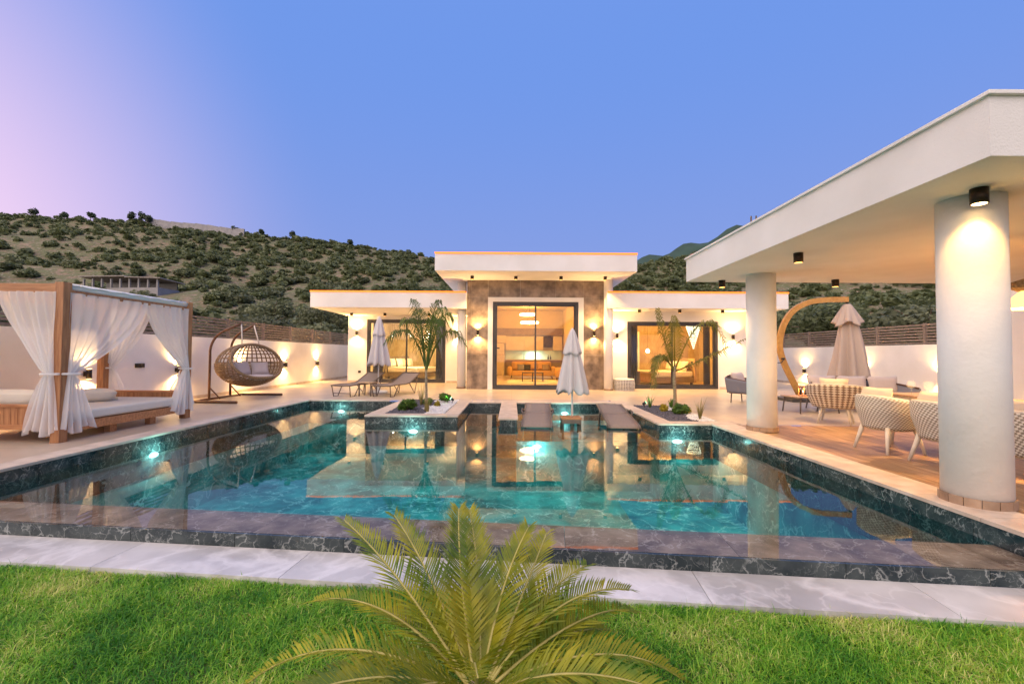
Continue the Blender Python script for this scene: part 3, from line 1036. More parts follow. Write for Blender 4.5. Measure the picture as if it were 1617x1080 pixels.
def sofa(name, loc, rz, w, label, mat, legs='black', cat='sofa'):
    s = empty(name, loc, rz, label, cat)
    MB().span(-w / 2 + .1, w / 2 - .1, -.42, .42, .16, .44).build('seat', mat, s, bevel=.06)
    MB().span(-w / 2 + .08, w / 2 - .08, .24, .48, .40, .92).build('backrest', mat, s, bevel=.09)
    for sg in (-1, 1):
        MB().span(sg * w / 2 - .13, sg * w / 2 + .13, -.46, .46, .16, .66).build('armrest', mat, s, bevel=.11)
        for y in (-.36, .36):
            MB().tube([(sg * (w / 2 - .1), y, .17), (sg * (w / 2 - .05), y, 0)], [.02, .013], 6).build('leg', legs, s)
    k = max(1, round(w / .8))
    for i in range(k):
        mb = MB()
        pillow(mb, ((i - (k - 1) / 2) * (w - .3) / k, .2, .68), (w - .35) / k, .42, .2, Matrix.Rotation(R(-14), 3, 'X'))
        mb.build('back_cushion', mat, s, True)
    return s
s = sofa('sofa', (1.05, 23.6, .012), 0, 2.3, 'tan velvet sofa with rounded arms in the living room', 'sofa')
for x, m_ in ((-.55, 'grey_cushion'), (.75, 'dark_cabinet'), (-.25, 'black')):
    mb = MB()
    pillow(mb, (x, .02, .6), .42, .36, .15, Matrix.Rotation(R(-24), 3, 'X'))
    mb.build('throw_pillow', m_, s, True)
sofa('armchair', (2.62, 21.9, .012), R(-90), .95, 'tan velvet armchair beside the coffee table', 'sofa', cat='armchair')
t = empty('coffee_table', (.98, 21.0, .012), 0, 'black framed low coffee table on a pale rug', 'table')
MB().span(-.5, .5, -.32, .32, .42, .45).build('tabletop', 'counter', t)
for sx in (-1, 1):
    for sy in (-1, 1):
        MB().span(sx * .48 - .015, sx * .48 + .015, sy * .3 - .015, sy * .3 + .015, 0, .42).build('leg', 'black', t)
MB().span(-.02, .02, -.3, .3, .02, .42).build('centre_panel', 'black', t)
o = MB().span(-.2, 2.4, 19.8, 22.6, .012, .022).build('rug', 'mattress')
tag(o, 'pale rectangular rug under the coffee table', 'rug')
for (x, y, z, r_, lb) in ((.72, 20.3, 3.12, .34, 'upper glowing ring pendant above the living room'), (.80, 20.3, 2.76, .38, 'lower glowing ring pendant above the living room')):
    p = empty('ring_pendant', (x, y, z), 0, lb, 'pendant lamp', 'ring pendants in the living room')
    MB().tube([(r_ * math.cos(a), r_ * math.sin(a), 0) for a in np.linspace(0, 2 * math.pi, 28, endpoint=False)], .045, 6, close=True).build('ring', 'ring_light', p, True)
    MB().tube([(0, 0, 4.03 - z), (0, 0, .25)], .006, 5).build('cord', 'black', p)
    for a in (0, 2.1, 4.2):
        MB().tube([(0, 0, .25), (r_ * math.cos(a), r_ * math.sin(a), .02)], .004, 4).build('wire', 'black', p)
light('living_light', 'POINT', (.8, 20.6, 2.5), 135, (1.0, .46, .09), None, size=.3)
light('living_light', 'POINT', (.9, 25.2, 3.2), 70, (1.0, .46, .09), None, size=.3)
# --- left bedroom
def bed(loc, rz, w, l, label, cover, post=None):
    b = empty('bed', loc, rz, label, 'bed')
    MB().span(-w / 2, w / 2, -l / 2, l / 2, .10, .34).build('base', 'dark_cabinet', b)
    MB().span(-w / 2 + .02, w / 2 - .02, -l / 2 + .02, l / 2 - .02, .34, .60).build('mattress', cover, b, bevel=.06)
    MB().span(-w / 2 - .05, w / 2 + .05, l / 2, l / 2 + .1, .1, 1.15).build('headboard', 'table_wood' if post else 'dark_cabinet', b, bevel=.03)
    for i in range(4):
        mb = MB()
        pillow(mb, ((i - 1.5) * w / 4.3, l / 2 - .16 - .12 * (i % 2), .82), w / 4 - .02, .45, .18, Matrix.Rotation(R(-18), 3, 'X'))
        mb.build('pillow', ('mattress', 'white_fabric', 'sand_cushion', 'mattress')[i], b, True)
    for sx in (-1, 1):
        for sy in (-1, 1):
            MB().span(sx * (w / 2 - .06) - .04, sx * (w / 2 - .06) + .04, sy * (l / 2 - .08) - .04, sy * (l / 2 - .08) + .04, 0, .10 if not post else .1).build('leg', 'black', b)
    if post:
        for sx in (-1, 1):
            MB().span(sx * (w / 2 + .05) - .05, sx * (w / 2 + .05) + .05, -l / 2 - .1, -l / 2, 0, .92).build('foot_post', 'table_wood', b)
        MB().span(-w / 2, w / 2, -l / 2 - .08, -l / 2 - .02, .12, .5).build('footboard', 'table_wood', b)
    return b
bed((-5.2, 23.4, .012), R(65), 1.8, 2.0, 'cream double bed with dark headboard in the grey-curtained bedroom', 'mattress')
bed((6.75, 20.0, .012), R(-75), 1.8, 2.0, 'wooden double bed with foot posts below the crystal chandelier', 'mattress', True)
def drape(x0, x1, y, z1, label, grp):
    mb = MB()
    def g(u, v):
        return (x0 + (x1 - x0) * u, y + .05 * math.sin(u * 28) * (.7 + .3 * v), .03 + (z1 - .03) * v)
    mb.grid(g, 40, 6)
    o = mb.build('curtain', 'room_curtain', None, True, solid=.004)
    tag(o, label, 'curtain', grp)
drape(-6.4, -5.95, LWY + .45, 2.8, 'grey drape inside the glazed door behind the deck parasol', 'drapes inside the glazed doors')
drape(-3.5, -3.1, LWY + .45, 2.8, 'grey drape inside the glazed door behind the feathery palm', 'drapes inside the glazed doors')
drape(4.62, 5.0, RWY + .45, 2.6, 'grey drape inside the glazed door behind the patterned pouf', 'drapes inside the glazed doors')
drape(7.62, 7.88, RWY + .45, 2.6, 'grey drape inside the glazed door beside the wall socket', 'drapes inside the glazed doors')
for k, (x, y, z) in enumerate(((-6.0, 22.6, 2.38), (-6.12, 22.7, 2.22), (-5.2, 22.4, 2.33), (-5.1, 22.4, 2.2), (-4.3, 22.2, 2.42), (-4.15, 22.3, 2.28), (-4.22, 22.2, 2.12), (-4.5, 22.4, 2.1), (-4.38, 22.3, 1.95))):
    p = empty('globe_pendant', (x, y, z), 0, 'small white globe light of the hanging cluster above the cream bed', 'pendant lamp', 'globe lights in the bedroom')
    MB().lathe([(.001, -.05), (.03, -.042), (.048, -.015), (.048, .015), (.03, .042), (.001, .05)], 12).build('globe', 'globe', p, True)
    MB().tube([(0, 0, .05), (0, 0, 2.96 - z)], .004, 4).build('cord', 'black', p)
light('bedroom_light', 'POINT', (-4.7, 22.2, 2.0), 140, (1.0, .70, .32), None, size=.3)
w = empty('wardrobe', (-2.5, 24.9, .012), 0, 'dark low bedroom chest beside the cream bed', 'chest')
MB().span(-.6, .6, -.3, .3, .05, .8).build('carcass', 'dark_cabinet', w)
for i in range(2):
    MB().span(-.58 + i * .59, -.01 + i * .59, -.32, -.301, .08, .77).build('drawer_front', 'dark_cabinet', w)
# --- right bedroom
ch = empty('crystal_chandelier', (7.9, 19.3, 1.62), 0, 'glowing cone shaped crystal chandelier above the wooden bed', 'chandelier')
mb = MB()
for j in range(13):
    z = j / 12 * .95
    r_ = .02 + .27 * j / 12
    k = max(3, int(r_ * 2 * math.pi / .055))
    for i in range(k):
        a = 2 * math.pi * (i + .5 * (j % 2)) / k
        mb.add([(r_ * math.cos(a), r_ * math.sin(a), z - .035), (r_ * math.cos(a) + .018, r_ * math.sin(a), z), (r_ * math.cos(a), r_ * math.sin(a) + .018, z), (r_ * math.cos(a) - .018, r_ * math.sin(a) - .01, z), (r_ * math.cos(a), r_ * math.sin(a), z + .03)],
               [(0, 2, 1), (0, 3, 2), (0, 1, 3), (4, 1, 2), (4, 2, 3), (4, 3, 1)])
tag(mb.build('crystals', 'crystal', ch), kind='stuff')
MB().lathe([(.31, .97), (.31, 1.0)], 24).build('ceiling_plate', 'white_pole', ch, True)
MB().tube([(0, 0, 1.0), (0, 0, 1.35)], .012, 6).build('stem', 'black', ch)
light('bedroom_light', 'POINT', (6.6, 19.2, 2.3), 150, (1.0, .50, .12), None, size=.3)
wd = empty('wardrobe', (5.0, 22.1, .012), 0, 'pale tall wardrobe with mirrored doors in the gold bedroom', 'wardrobe')
MB().span(-1.2, 1.3, -.3, .35, 0, 2.5).build('carcass', 'table_wood', wd)
for i in range(3):
    MB().span(-1.17 + i * .82, -.38 + i * .82, -.33, -.301, .05, 2.45).build('wardrobe_door', ('table_wood', 'backsplash', 'backsplash')[i], wd)
p = empty('bedside_pendant', (6.55, 21.4, 1.5), 0, 'small bedside pendant globe near the wardrobe', 'pendant lamp')
MB().lathe([(.001, -.1), (.06, -.09), (.09, -.02), (.07, .06), (.02, .11)], 14).build('globe', 'globe', p, True)
MB().tube([(0, 0, .1), (0, 0, 1.47)], .005, 4).build('cord', 'black', p)
ns = empty('bedside_chest', (5.0, 18.6, .012), 0, 'brown low chest just inside the gold bedroom door', 'chest')
MB().span(-.3, .3, -.25, .25, .05, .62).build('carcass', 'table_wood', ns)
MB().span(-.27, .27, -.27, -.251, .1, .57).build('drawer_front', 'dark_cabinet', ns)

# ================================================================== garden walls and fences
def garden_wall(x0, x1, y0, y1, h, label):
    w_ = empty('garden_wall', ((x0 + x1) / 2, y0, 0), 0, label, 'wall', 'white garden walls')
    MB().span(x0, x1, y0, y1, -.35, h).build('wall_body', 'plaster', w_, world=True)
    sx = x1 if x1 < 0 else x0
    s_ = 1 if x1 < 0 else -1
    MB().span(sx, sx + s_ * .015, y0, y1, .001, .09).build('skirting', 'coping', w_, world=True)
garden_wall(-9.15, -8.9, 4.1, 28.2, 1.74, 'white rendered garden wall behind the daybed and hanging chair')
garden_wall(13.5, 13.75, 3.0, 28.2, 1.70, 'white rendered garden wall behind the cantilever parasol and sofa')
def slat_fence(x, y0, y1, z0, z1, label):
    f = empty('slat_fence', (x, y0, z0), 0, label, 'fence', 'slatted fences on the garden walls')
    n_ = round((y1 - y0) / 1.9)
    L = (y1 - y0) / n_
    post = slat = None
    h = z1 - z0
    for i in range(n_ + 1):
        if post is None:
            post = MB().box((0, 0, h / 2), (.07, .09, h + .02)).build('post', 'fence', f)
            o = post
        else:
            o = link(post.copy()); o.parent = f
        o.location = (0, i * L, 0)
    k = 7
    for i in range(n_):
        for j in range(k):
            if slat is None:
                slat = MB().box((0, 0, 0), (.03, L - .092, h / k * .58)).build('slat', 'fence', f)
                o = slat
            else:
                o = link(slat.copy()); o.parent = f
            o.location = (.0, (i + .5) * L, (j + .55) * h / k)
slat_fence(-9.02, 4.2, 27.9, 1.74, 2.36, 'brown slatted fence on the wall behind the hanging chair')
slat_fence(13.62, 3.2, 27.9, 1.70, 2.40, 'brown slatted fence on the wall behind the cantilever parasol')

# ================================================================== wall sconces
def sconce(loc, rz, label, e=62.0):
    o = empty('wall_sconce', loc, rz, label, 'wall lamp', 'up-and-down wall sconces')
    MB().span(-.03, .03, -.05, -.001, -.05, .05).build('bracket', 'lamp_metal', o)
    MB().lathe([(.048, -.10), (.048, .10)], 16, (0, -.095, 0)).build('body', 'lamp_metal', o, True)
    for s_ in (-1, 1):
        MB().lathe([(.040, 0), (.040, .003)], 14, (0, -.095, .1005 if s_ > 0 else -.1035)).build('lens', 'lens', o)
        light('sconce_light', 'SPOT', (0, -.095, s_ * .125), e, WARM, o, (math.pi if s_ > 0 else 0, 0, 0), .03, 150, .9)
E_ = math.pi / 2
for y, lb in ((6.6, 'bronze wall sconce on the wall at the head of the daybed'),
              (9.25, 'bronze wall sconce glowing on the wall behind the daybed pillow'),
              (11.75, 'bronze wall sconce on the wall between the daybed and the hanging chair'),
              (14.5, 'bronze wall sconce on the wall seen through the hanging chair'),
              (17.31, 'bronze wall sconce on the garden wall just past the hanging chair'),
              (20.15, 'bronze wall sconce on the garden wall next to the villa corner')):
    sconce((-8.9, y, .84), E_, lb)
sconce((-7.0, LWY, 2.22), 0, 'bronze wall sconce beside the glazed door behind the deck parasol')
sconce((-2.42, LWY, 2.18), 0, 'bronze wall sconce on white wall beside the feathery palm')
sconce((-1.27, CY, 2.1), 0, 'bronze wall sconce on brown stone near the feathery palm')
sconce((3.04, CY, 2.1), 0, 'bronze wall sconce on brown stone above the in-pool parasol')
sconce((4.06, RWY, 2.04), 0, 'bronze wall sconce on white wall above the patterned pouf')
sconce((8.55, RWY, 2.02), 0, 'bronze wall sconce on white wall behind the arching palm frond')
for y, lb in ((20.4, 'bronze wall sconce on the wall inside the curved parasol arm'),
              (17.0, 'bronze wall sconce on the wall behind the folded beige parasol'),
              (13.9, 'bronze wall sconce on the wall behind the wine glasses')):
    sconce((13.5, y, .62), -E_, lb)
# wall sockets
def socket(loc, rz, w, label):
    o = empty('wall_socket', loc, rz, label, 'socket', 'outdoor wall sockets')
    MB().span(-w / 2, w / 2, -.03, 0, -.05, .05).build('box', 'lamp_metal', o, bevel=.006)
    for i in range(max(1, round(w / .12))):
        MB().span(-w / 2 + .015 + i * .12, -w / 2 + .095 + i * .12, -.036, -.03, -.035, .035).build('flap', 'black', o)
socket((-8.9, 10.6, .98), E_, .26, 'double grey wall socket on the garden wall behind the daybed')
socket((-6.86, LWY, .48), 0, .12, 'small grey wall socket near the deck loungers')
socket((8.42, RWY, .42), 0, .12, 'small grey wall socket beside the gold bedroom door')

# ================================================================== ceiling spots
def ceiling_spot(loc, r_, h, label, group, e=0.0, lens='lens_dim', cone=110, color=WARM):
    o = empty('ceiling_spot', loc, 0, label, 'ceiling lamp', group)
    MB().lathe([(r_, -h), (r_, 0)], 18).build('housing', 'lamp_metal', o, True)
    MB().lathe([(r_ * .8, -h - .003), (r_ * .8, -h - .0005)], 16).build('lens', lens, o)
    if e:
        light('spot_light', 'SPOT', (0, 0, -h - .03), e, color, o, (0, 0, 0), .03, cone, .6)
for x, lb in ((-6.75, 'black ceiling spot under the roof above the deck parasol'), (-5.35, 'black ceiling spot under the roof between deck parasol and feathery palm'), (-3.5, 'black ceiling spot under the roof behind the feathery palm')):
    ceiling_spot((x, 18.6, 3.0), .06, .12, lb, 'spots under the villa roofs', 60)
for x, lb in ((4.75, 'black ceiling spot under the roof above the pouf'), (6.25, 'black ceiling spot under the roof above the arching palm'), (7.85, 'black ceiling spot under the roof near the pavilion')):
    ceiling_spot((x, 16.5, 3.0), .06, .12, lb, 'spots under the villa roofs', 60)
for x, lb in ((-1.42, 'black ceiling spot above the brown stone near the feathery palm'), (.12, 'black ceiling spot above the big door, palm side'), (1.72, 'black ceiling spot above the big door, parasol side'), (3.28, 'black ceiling spot above the brown stone near the pouf')):
    ceiling_spot((x, 15.6, 4.06), .06, .12, lb, 'spots under the villa roofs', 60)
PZ = 2.72
ceiling_spot((3.93, 3.70, PZ), .06, .13, 'round bronze ceiling spot lighting the thick pavilion column beside the dining chairs', 'spots under the pavilion roof', 8, 'lens', 120, (1.0, .52, .12))
ceiling_spot((3.95, 6.09, PZ), .06, .13, 'round bronze ceiling spot over the pool edge between the two columns', 'spots under the pavilion roof', 40)
ceiling_spot((3.97, 8.36, PZ), .06, .13, 'round bronze ceiling spot at the pavilion corner towards the villa', 'spots under the pavilion roof', 40)
ceiling_spot((6.0, 8.2, PZ), .06, .13, 'round bronze ceiling spot above the folded beige parasol', 'spots under the pavilion roof', 70)
ceiling_spot((6.2, 5.6, PZ), .06, .13, 'round bronze ceiling spot above the dining table', 'spots under the pavilion roof', 115)
ceiling_spot((8.6, 8.0, PZ), .06, .13, 'round bronze ceiling spot above the garden sofa', 'spots under the pavilion roof', 115)

# ================================================================== pavilion
pav = empty('pavilion', (4.2, 4.0, 0), 0, 'white flat-roofed dining pavilion on thick round columns beside the pool', 'pavilion')
PX, PY0, PY1, PX1 = 3.37, 3.09, 8.55, 13.4
MB().span(PX, PX1, PY0, PY1, PZ, 3.15).build('roof', 'plaster', pav, world=True)
mb = MB()
mb.span(PX - .03, PX1, PY0 - .03, PY0 + .1, 3.15, 3.18)
mb.span(PX - .03, PX + .1, PY0 + .1, PY1 + .03, 3.15, 3.18)
mb.span(PX + .1, PX1, PY1 - .1, PY1 + .03, 3.15, 3.18)
mb.build('roof_edge', 'plaster', pav, world=True, bevel=.004)
for x, y in ((4.15, 3.99), (4.36, 7.75), (12.4, 4.04), (12.4, 7.75)):
    c = MB().lathe([(.235, .012), (.235, PZ)], 40, (x, y, 0)).build('column', 'column_plaster', pav, True, True)
    for k in range(14):
        a0, a1 = 2 * math.pi * k / 14 + .012, 2 * math.pi * (k + 1) / 14 - .012
        r0, r1 = .237, .252
        aa = np.linspace(a0, a1, 4)
        pts = [(x + r1 * math.cos(a), y + r1 * math.sin(a)) for a in aa] + [(x + r0 * math.cos(a), y + r0 * math.sin(a)) for a in aa[::-1]]
        MB().prism(pts, .012, .085).build('base_tile', 'base_tile', c)
for x, y, z in ((3.66, 6.75, 3.44), (3.71, 6.70, 3.43), (3.8, 6.2, 3.42)):
    MB().tube([(x, y, 3.14), (x, y, z)], .012, 5).build('rebar', 'bark', pav, world=True)
# outdoor kitchen at the far end of the pavilion
ok = empty('outdoor_kitchen', (11.6, 9.4, 0), 0, 'outdoor kitchen block with white pier, stone back and dark worktop', 'kitchen')
MB().span(10.55, 10.8, 9.05, 9.9, 0, PZ + .3).build('pier', 'plaster', ok, world=True)
MB().span(10.8, 13.3, 9.15, 9.85, 0, .9).build('base_cabinet', 'plaster', ok, world=True)
MB().span(10.8, 13.3, 9.05, 9.85, .9, .96).build('worktop', 'counter', ok, world=True)
MB().span(10.8, 13.3, 9.82, 9.88, .96, 1.9).build('stone_back', 'coping', ok, world=True)
MB().span(10.8, 13.3, 9.88, 10.0, 0, PZ + .3).build('back_wall', 'plaster', ok, world=True)

# ================================================================== FURNITURE
# --- canopy daybed
db = empty('canopy_daybed', (-7.3, 7.6, 0), 0, 'teak canopy daybed with tied sheer white curtains and cream mattress', 'daybed')
BX0, BX1, BY0, BY1 = -8.15, -6.5, 6.4, 8.85
TOP = 2.3
for x, y in ((BX1, BY0), (BX1, BY1), (BX0, BY0), (BX0, BY1)):
    MB().span(x - .065, x + .065, y - .065, y + .065, 0, TOP).build('post', 'teak_z', db, world=True, bevel=.006)
def bar(x0, x1, y0, y1, z0, z1, name='rail', mat='teak'):
    MB().span(x0, x1, y0, y1, z0, z1).build(name, mat, db, world=True, bevel=.005)
bar(BX0 + .066, BX1 - .066, BY0 - .05, BY0 + .05, TOP - .15, TOP - .02)
bar(BX0 + .066, BX1 - .066, BY1 - .05, BY1 + .05, TOP - .15, TOP - .02)
bar(BX1 - .05, BX1 + .05, BY0 + .066, BY1 - .066, TOP - .17, TOP - .10)
bar(BX0 - .05, BX0 + .05, BY0 + .066, BY1 - .066, TOP - .17, TOP - .10)
for k in range(7):
    y = BY0 + (k + .5) * (BY1 - BY0) / 7
    bar(BX0 + .06, BX1 - .06, y - .025, y + .025, TOP - .165, TOP - .11, 'roof_batten')
mb = MB()
def roof_cloth(u, v):
    x = BX0 - .07 + (BX1 - BX0 + .14) * u
    y = BY0 + .07 + (BY1 - BY0 - .14) * v
    return (x, y, TOP - .03 - .03 * math.sin(math.pi * u) + .008 * math.sin(v * 40))
mb.grid(roof_cloth, 12, 30)
mb.build('roof_cloth', 'white_fabric', db, True, True, solid=.01)
MB().tube([(BX1 + .0, BY0 + .07, TOP - .055), (BX1 + .0, (BY0 + BY1) / 2, TOP - .06), (BX1 + .0, BY1 - .07, TOP - .055)], .058, 10).build('rolled_cloth', 'white_fabric', db, True, True)
bar(BX1 - .05, BX1 + .05, BY0 + .066, BY1 - .066, .13, .26)
bar(BX0 - .05, BX0 + .05, BY0 + .066, BY1 - .066, .13, .26)
for y in (BY0, BY1):
    bar(BX0 + .066, BX1 - .066, y - .04, y + .04, .18, .25)
    bar(BX0 + .066, BX1 - .066, y - .045, y + .045, .50, .54)
    k = 15
    for i in range(k):
        x = BX0 + .075 + (i + .5) * (BX1 - BX0 - .15) / k
        MB().box((x, y, .375), (.095, .045, .25)).build('panel_slat', 'teak_z', db, world=True)
bar(BX0 + .02, BX1 - .02, BY0 + .1, BY1 - .1, .255, .275, 'base_board')
for y in (BY0 + .9, BY1 - .75):
    MB().span(BX1 - .12, BX1 - .02, y - .06, y + .06, 0, .13).build('support_block', 'teak', db, world=True)
MB().span(BX0 + .05, BX1 + .045, BY0 + .07, BY1 - .07, .275, .42).build('mattress', 'mattress', db, world=True, bevel=.035)
mb = MB()
pillow(mb, (-7.55, 6.78, .56), 1.05, .40, .26, Matrix.Rotation(R(58), 3, 'X'), 14)
mb.build('pillow', 'mattress', db, True, True)
mb = MB()
pillow(mb, (-7.5, 7.9, .50), .75, .5, .24, Matrix.Rotation(R(40), 3, 'Z') @ Matrix.Rotation(R(70), 3, 'X'), 14)
mb.build('pillow', 'mattress', db, True, True)
def tied_curtain(ax, ay, bx, by, zt, ztie, zhem, seed):
    """curtain hung from a (its post) to b, tied to the post"""
    rr = random.Random(seed)
    ph = rr.random() * 6
    A, B = Vector((ax, ay, 0)), Vector((bx, by, 0))
    d = (B - A)
    L = d.length
    d.normalize()
    nn = Vector((-d.y, d.x, 0))
    mb = MB()
    def g(u, v):
        # v: 1 top, 0 hem
        z = zhem + (zt - zhem) * v
        if z >= ztie:
            t = (zt - z) / (zt - ztie)
            k = 1 - t ** 1.55
            s = .03 + u * (L * k + .11 * (1 - k))
            fold = .018 + .016 * t
            fq = 42
            sag = -.02 * math.sin(math.pi * t)
        else:
            t = (ztie - z) / (ztie - zhem)
            w_ = .11 + .34 * t ** .8
            s = .03 - .12 * t + u * (w_ + .10 * t)
            fold = .03 + .025 * t
            fq = 30
            sag = 0
        o = fold * math.sin(u * fq + ph + .8 * math.sin(v * 5)) + .012 * math.sin(u * 17 + v * 9 + ph)
        zz = z + (.05 * math.sin(u * 9 + ph) * max(0, 1 - v * 12))
        return A + d * s + nn * (o + sag) + Vector((0, 0, zz))
    mb.grid(g, 64, 44)
    c = mb.build('curtain', 'curtain', db, True, True)
    MB().tube([A + d * (.07 + .11 * math.cos(a)) + nn * (.085 * math.sin(a)) + Vector((0, 0, ztie)) for a in np.linspace(0, 6.2832, 18, endpoint=False)], .018, 6, close=True).build('tie', 'curtain', c, True)
ZT = TOP - .14
ym = BY0 + (BY1 - BY0) * .56
tied_curtain(BX1 + .07, BY0, BX1 + .07, ym, ZT, .98, .14, 1)
tied_curtain(BX1 + .07, BY1, BX1 + .07, ym, ZT, .98, .14, 2)
tied_curtain(BX1, BY0 - .075, -7.36, BY0 - .075, ZT, .98, .14, 3)
tied_curtain(BX0, BY0 - .075, -7.36, BY0 - .075, ZT, .98, .14, 4)
tied_curtain(BX0, BY1 + .075, -7.3, BY1 + .075, ZT, .98, .3, 5)
tied_curtain(BX1, BY1 + .075, -7.3, BY1 + .075, ZT, .98, .3, 6)

# --- hanging egg chair for two
sw = empty('hanging_chair', (-8.1, 12.5, 0), 0, 'wicker two-seat hanging egg chair on a bronze arched stand', 'hanging chair')
def swb(mb, name, mat, smooth=True):
    return mb.build(name, mat, sw, smooth, True)
for y, yt in ((12.05, 12.2), (12.95, 12.8)):
    pts = [(-8.2, y, .04), (-8.2, y, 1.35)]
    for a in np.linspace(0, 1, 9)[1:]:
        th = a * R(72)
        pts.append((-8.2 + .62 * (1 - math.cos(th)) * 1.0, y + (yt - y) * a * .5, 1.35 + .62 * math.sin(th)))
    pts.append((-7.46, yt, 2.10))
    swb(MB().tube(pts, .032, 8), 'stand_arm', 'bronze_tube')
    swb(MB().tube([(-8.2, y, .36), (-7.9, y, .05)], .018, 6), 'brace', 'bronze_tube')
swb(MB().tube([(-8.2, 11.42, .04), (-8.2, 13.52, .04)], .032, 8), 'base_bar', 'bronze_tube')
swb(MB().tube([(-8.3, 11.42, .04), (-6.98, 11.3, .04)], .035, 8), 'base_runner', 'bronze_tube')
swb(MB().tube([(-8.3, 13.52, .04), (-6.98, 13.52, .04)], .035, 8), 'base_runner', 'bronze_tube')
bk = Matrix.Translation((-7.36, 12.5, .95)) @ Matrix.Rotation(R(-14), 4, 'Z')
RXb, RYb, RZb = .66, .95, .60
CUT = .28
def egg(phi, th):
    """phi round the vertical axis (0 = front +x), th latitude"""
    return Vector((RXb * math.cos(th) * math.cos(phi), RYb * math.cos(th) * math.sin(phi), RZb * math.sin(th) * (1.0 if th > 0 else .95)))
def clipped(pts):
    runs_, cur = [], []
    for p in pts:
        if p.x < CUT - .26 * (p.z / RZb):
            cur.append(bk @ p)
        else:
            if len(cur) > 1: runs_.append(cur)
            cur = []
    if len(cur) > 1: runs_.append(cur)
    return runs_
mb = MB()
for k in range(38):
    phi = 2 * math.pi * k / 38
    for r_ in clipped([egg(phi, t) for t in np.linspace(R(-88), R(88), 34)]):
        mb.tube(r_, .016, 5)
for th in np.linspace(R(-5), R(80), 8):
    for r_ in clipped([egg(p, th) for p in np.linspace(0, 2 * math.pi, 60)]):
        mb.tube(r_, .014, 5)
net = swb(mb, 'basket_net', 'wicker')
tag(net, kind='stuff')
mb = MB()
for th in np.linspace(R(-84), R(4), 22):
    for r_ in clipped([egg(p, th) * (1.012 + .01 * math.sin(p * 30 + th * 40)) for p in np.linspace(0, 2 * math.pi, 110)]):
        mb.tube(r_, .017, 5)
tag(swb(mb, 'basket_weave', 'wicker'), kind='stuff')
rim = []
for a in np.linspace(0, 2 * math.pi, 48, endpoint=False):
    z = RZb * .97 * math.sin(a)
    x = CUT - .26 * (z / RZb)
    s_ = math.sqrt(max(.02, 1 - (x / RXb) ** 2))
    rim.append(bk @ Vector((x, RYb * s_ * math.cos(a), z * s_)))
swb(MB().tube(rim, .042, 8, close=True), 'rim', 'wicker')
mb = MB()
def seatpad(u, v):
    a, r_ = 2 * math.pi * u, v
    p = Vector((.50 * r_ * math.cos(a), .78 * r_ * math.sin(a), -.36 + .09 * math.sqrt(max(0, 1 - r_ ** 4)) + .012 * math.sin(a * 7) * r_))
    return bk @ p
mb.grid(seatpad, 40, 8, True)
swb(mb, 'seat_cushion', 'cushion')
def under(u, v):
    a, r_ = 2 * math.pi * u, v
    return bk @ Vector((.50 * r_ * math.cos(a), .78 * r_ * math.sin(a), -.36 - .08 * math.sqrt(max(0, 1 - r_ ** 4))))
swb(MB().grid(under, 40, 6, True), 'seat_cushion_base', 'cushion')
for (x, y, rz_, ry) in ((-.20, -.44, 25, -20), (-.28, .02, 0, -18), (-.14, .48, -30, -25)):
    mb = MB()
    pillow(mb, (0, 0, 0), .46, .40, .17)
    for i, p in enumerate(mb.v):
        qv = Matrix.Rotation(R(90 + rz_), 3, 'Z') @ (Matrix.Rotation(R(ry), 3, 'X') @ Vector(p))
        mb.v[i] = tuple(bk @ (qv + Vector((x, y, -.10))))
    swb(mb, 'pillow', 'cushion')
for y in (12.2, 12.8):
    top = Vector((-7.46, y, 2.09))
    bot = bk @ Vector((.0, .30 if y > 12.5 else -.30, RZb * .92))
    swb(MB().tube([top, (top + bot) / 2 + Vector((.004, 0, 0)), bot], .017, 6), 'rope', 'rope')

# --- sun loungers on the deck
def make_lounger(label):
    l = empty('sun_lounger', (0, 0, 0), 0, label, 'sun lounger', 'sling sun loungers on the deck')
    prof = [(0, .335), (.45, .35), (.95, .34), (1.25, .36), (1.6, .50), (1.95, .66)]
    mb = MB()
    def g(u, v):
        s = v * 1.95
        z = np.interp(s, [p[0] for p in prof], [p[1] for p in prof])
        return ((u - .5) * .60, s, z - .015 * math.sin(math.pi * u))
    mb.grid(g, 6, 24)
    mb.build('sling', 'sling', l, True, solid=.012)
    for sg in (-1, 1):
        MB().tube([(sg * .31, s, z) for s, z in prof], .02, 6).build('side_rail', 'sling_frame', l, True)
        MB().tube([(sg * .31, .03, .33), (sg * .29, .10, .0), (sg * .29, .30, .0), (sg * .31, .55, .34)], .016, 6).build('leg', 'sling_frame', l, True)
        MB().tube([(sg * .31, 1.22, .35), (sg * .29, 1.62, .0), (sg * .31, 1.80, .58)], .016, 6).build('leg', 'sling_frame', l, True)
    for s, z in ((0.0, .335), (1.95, .66)):
        MB().tube([(-.31, s, z), (.31, s, z)], .02, 6).build('end_rail', 'sling_frame', l, True)
    MB().tube([(-.29, .1, .10), (.29, .1, .10)], .012, 6).build('stretcher', 'sling_frame', l)
    return l
l1 = make_lounger('taupe sling sun lounger nearer the hanging chair')
l2 = clone(l1)
l2['label'] = 'taupe sling sun lounger beside the planter with the feathery palm'
l1.location = (-5.12, 13.25, 0); l1.rotation_euler.z = R(-15)
l2.location = (-3.92, 13.25, 0); l2.rotation_euler.z = R(-15)
t = empty('side_table', (-4.45, 13.75, 0), R(-10), 'small brown side table between the two deck loungers', 'side table')
for i in range(5):
    MB().box(((i - 2) * .09, 0, .40), (.082, .44, .025)).build('slat', 'table_wood', t)
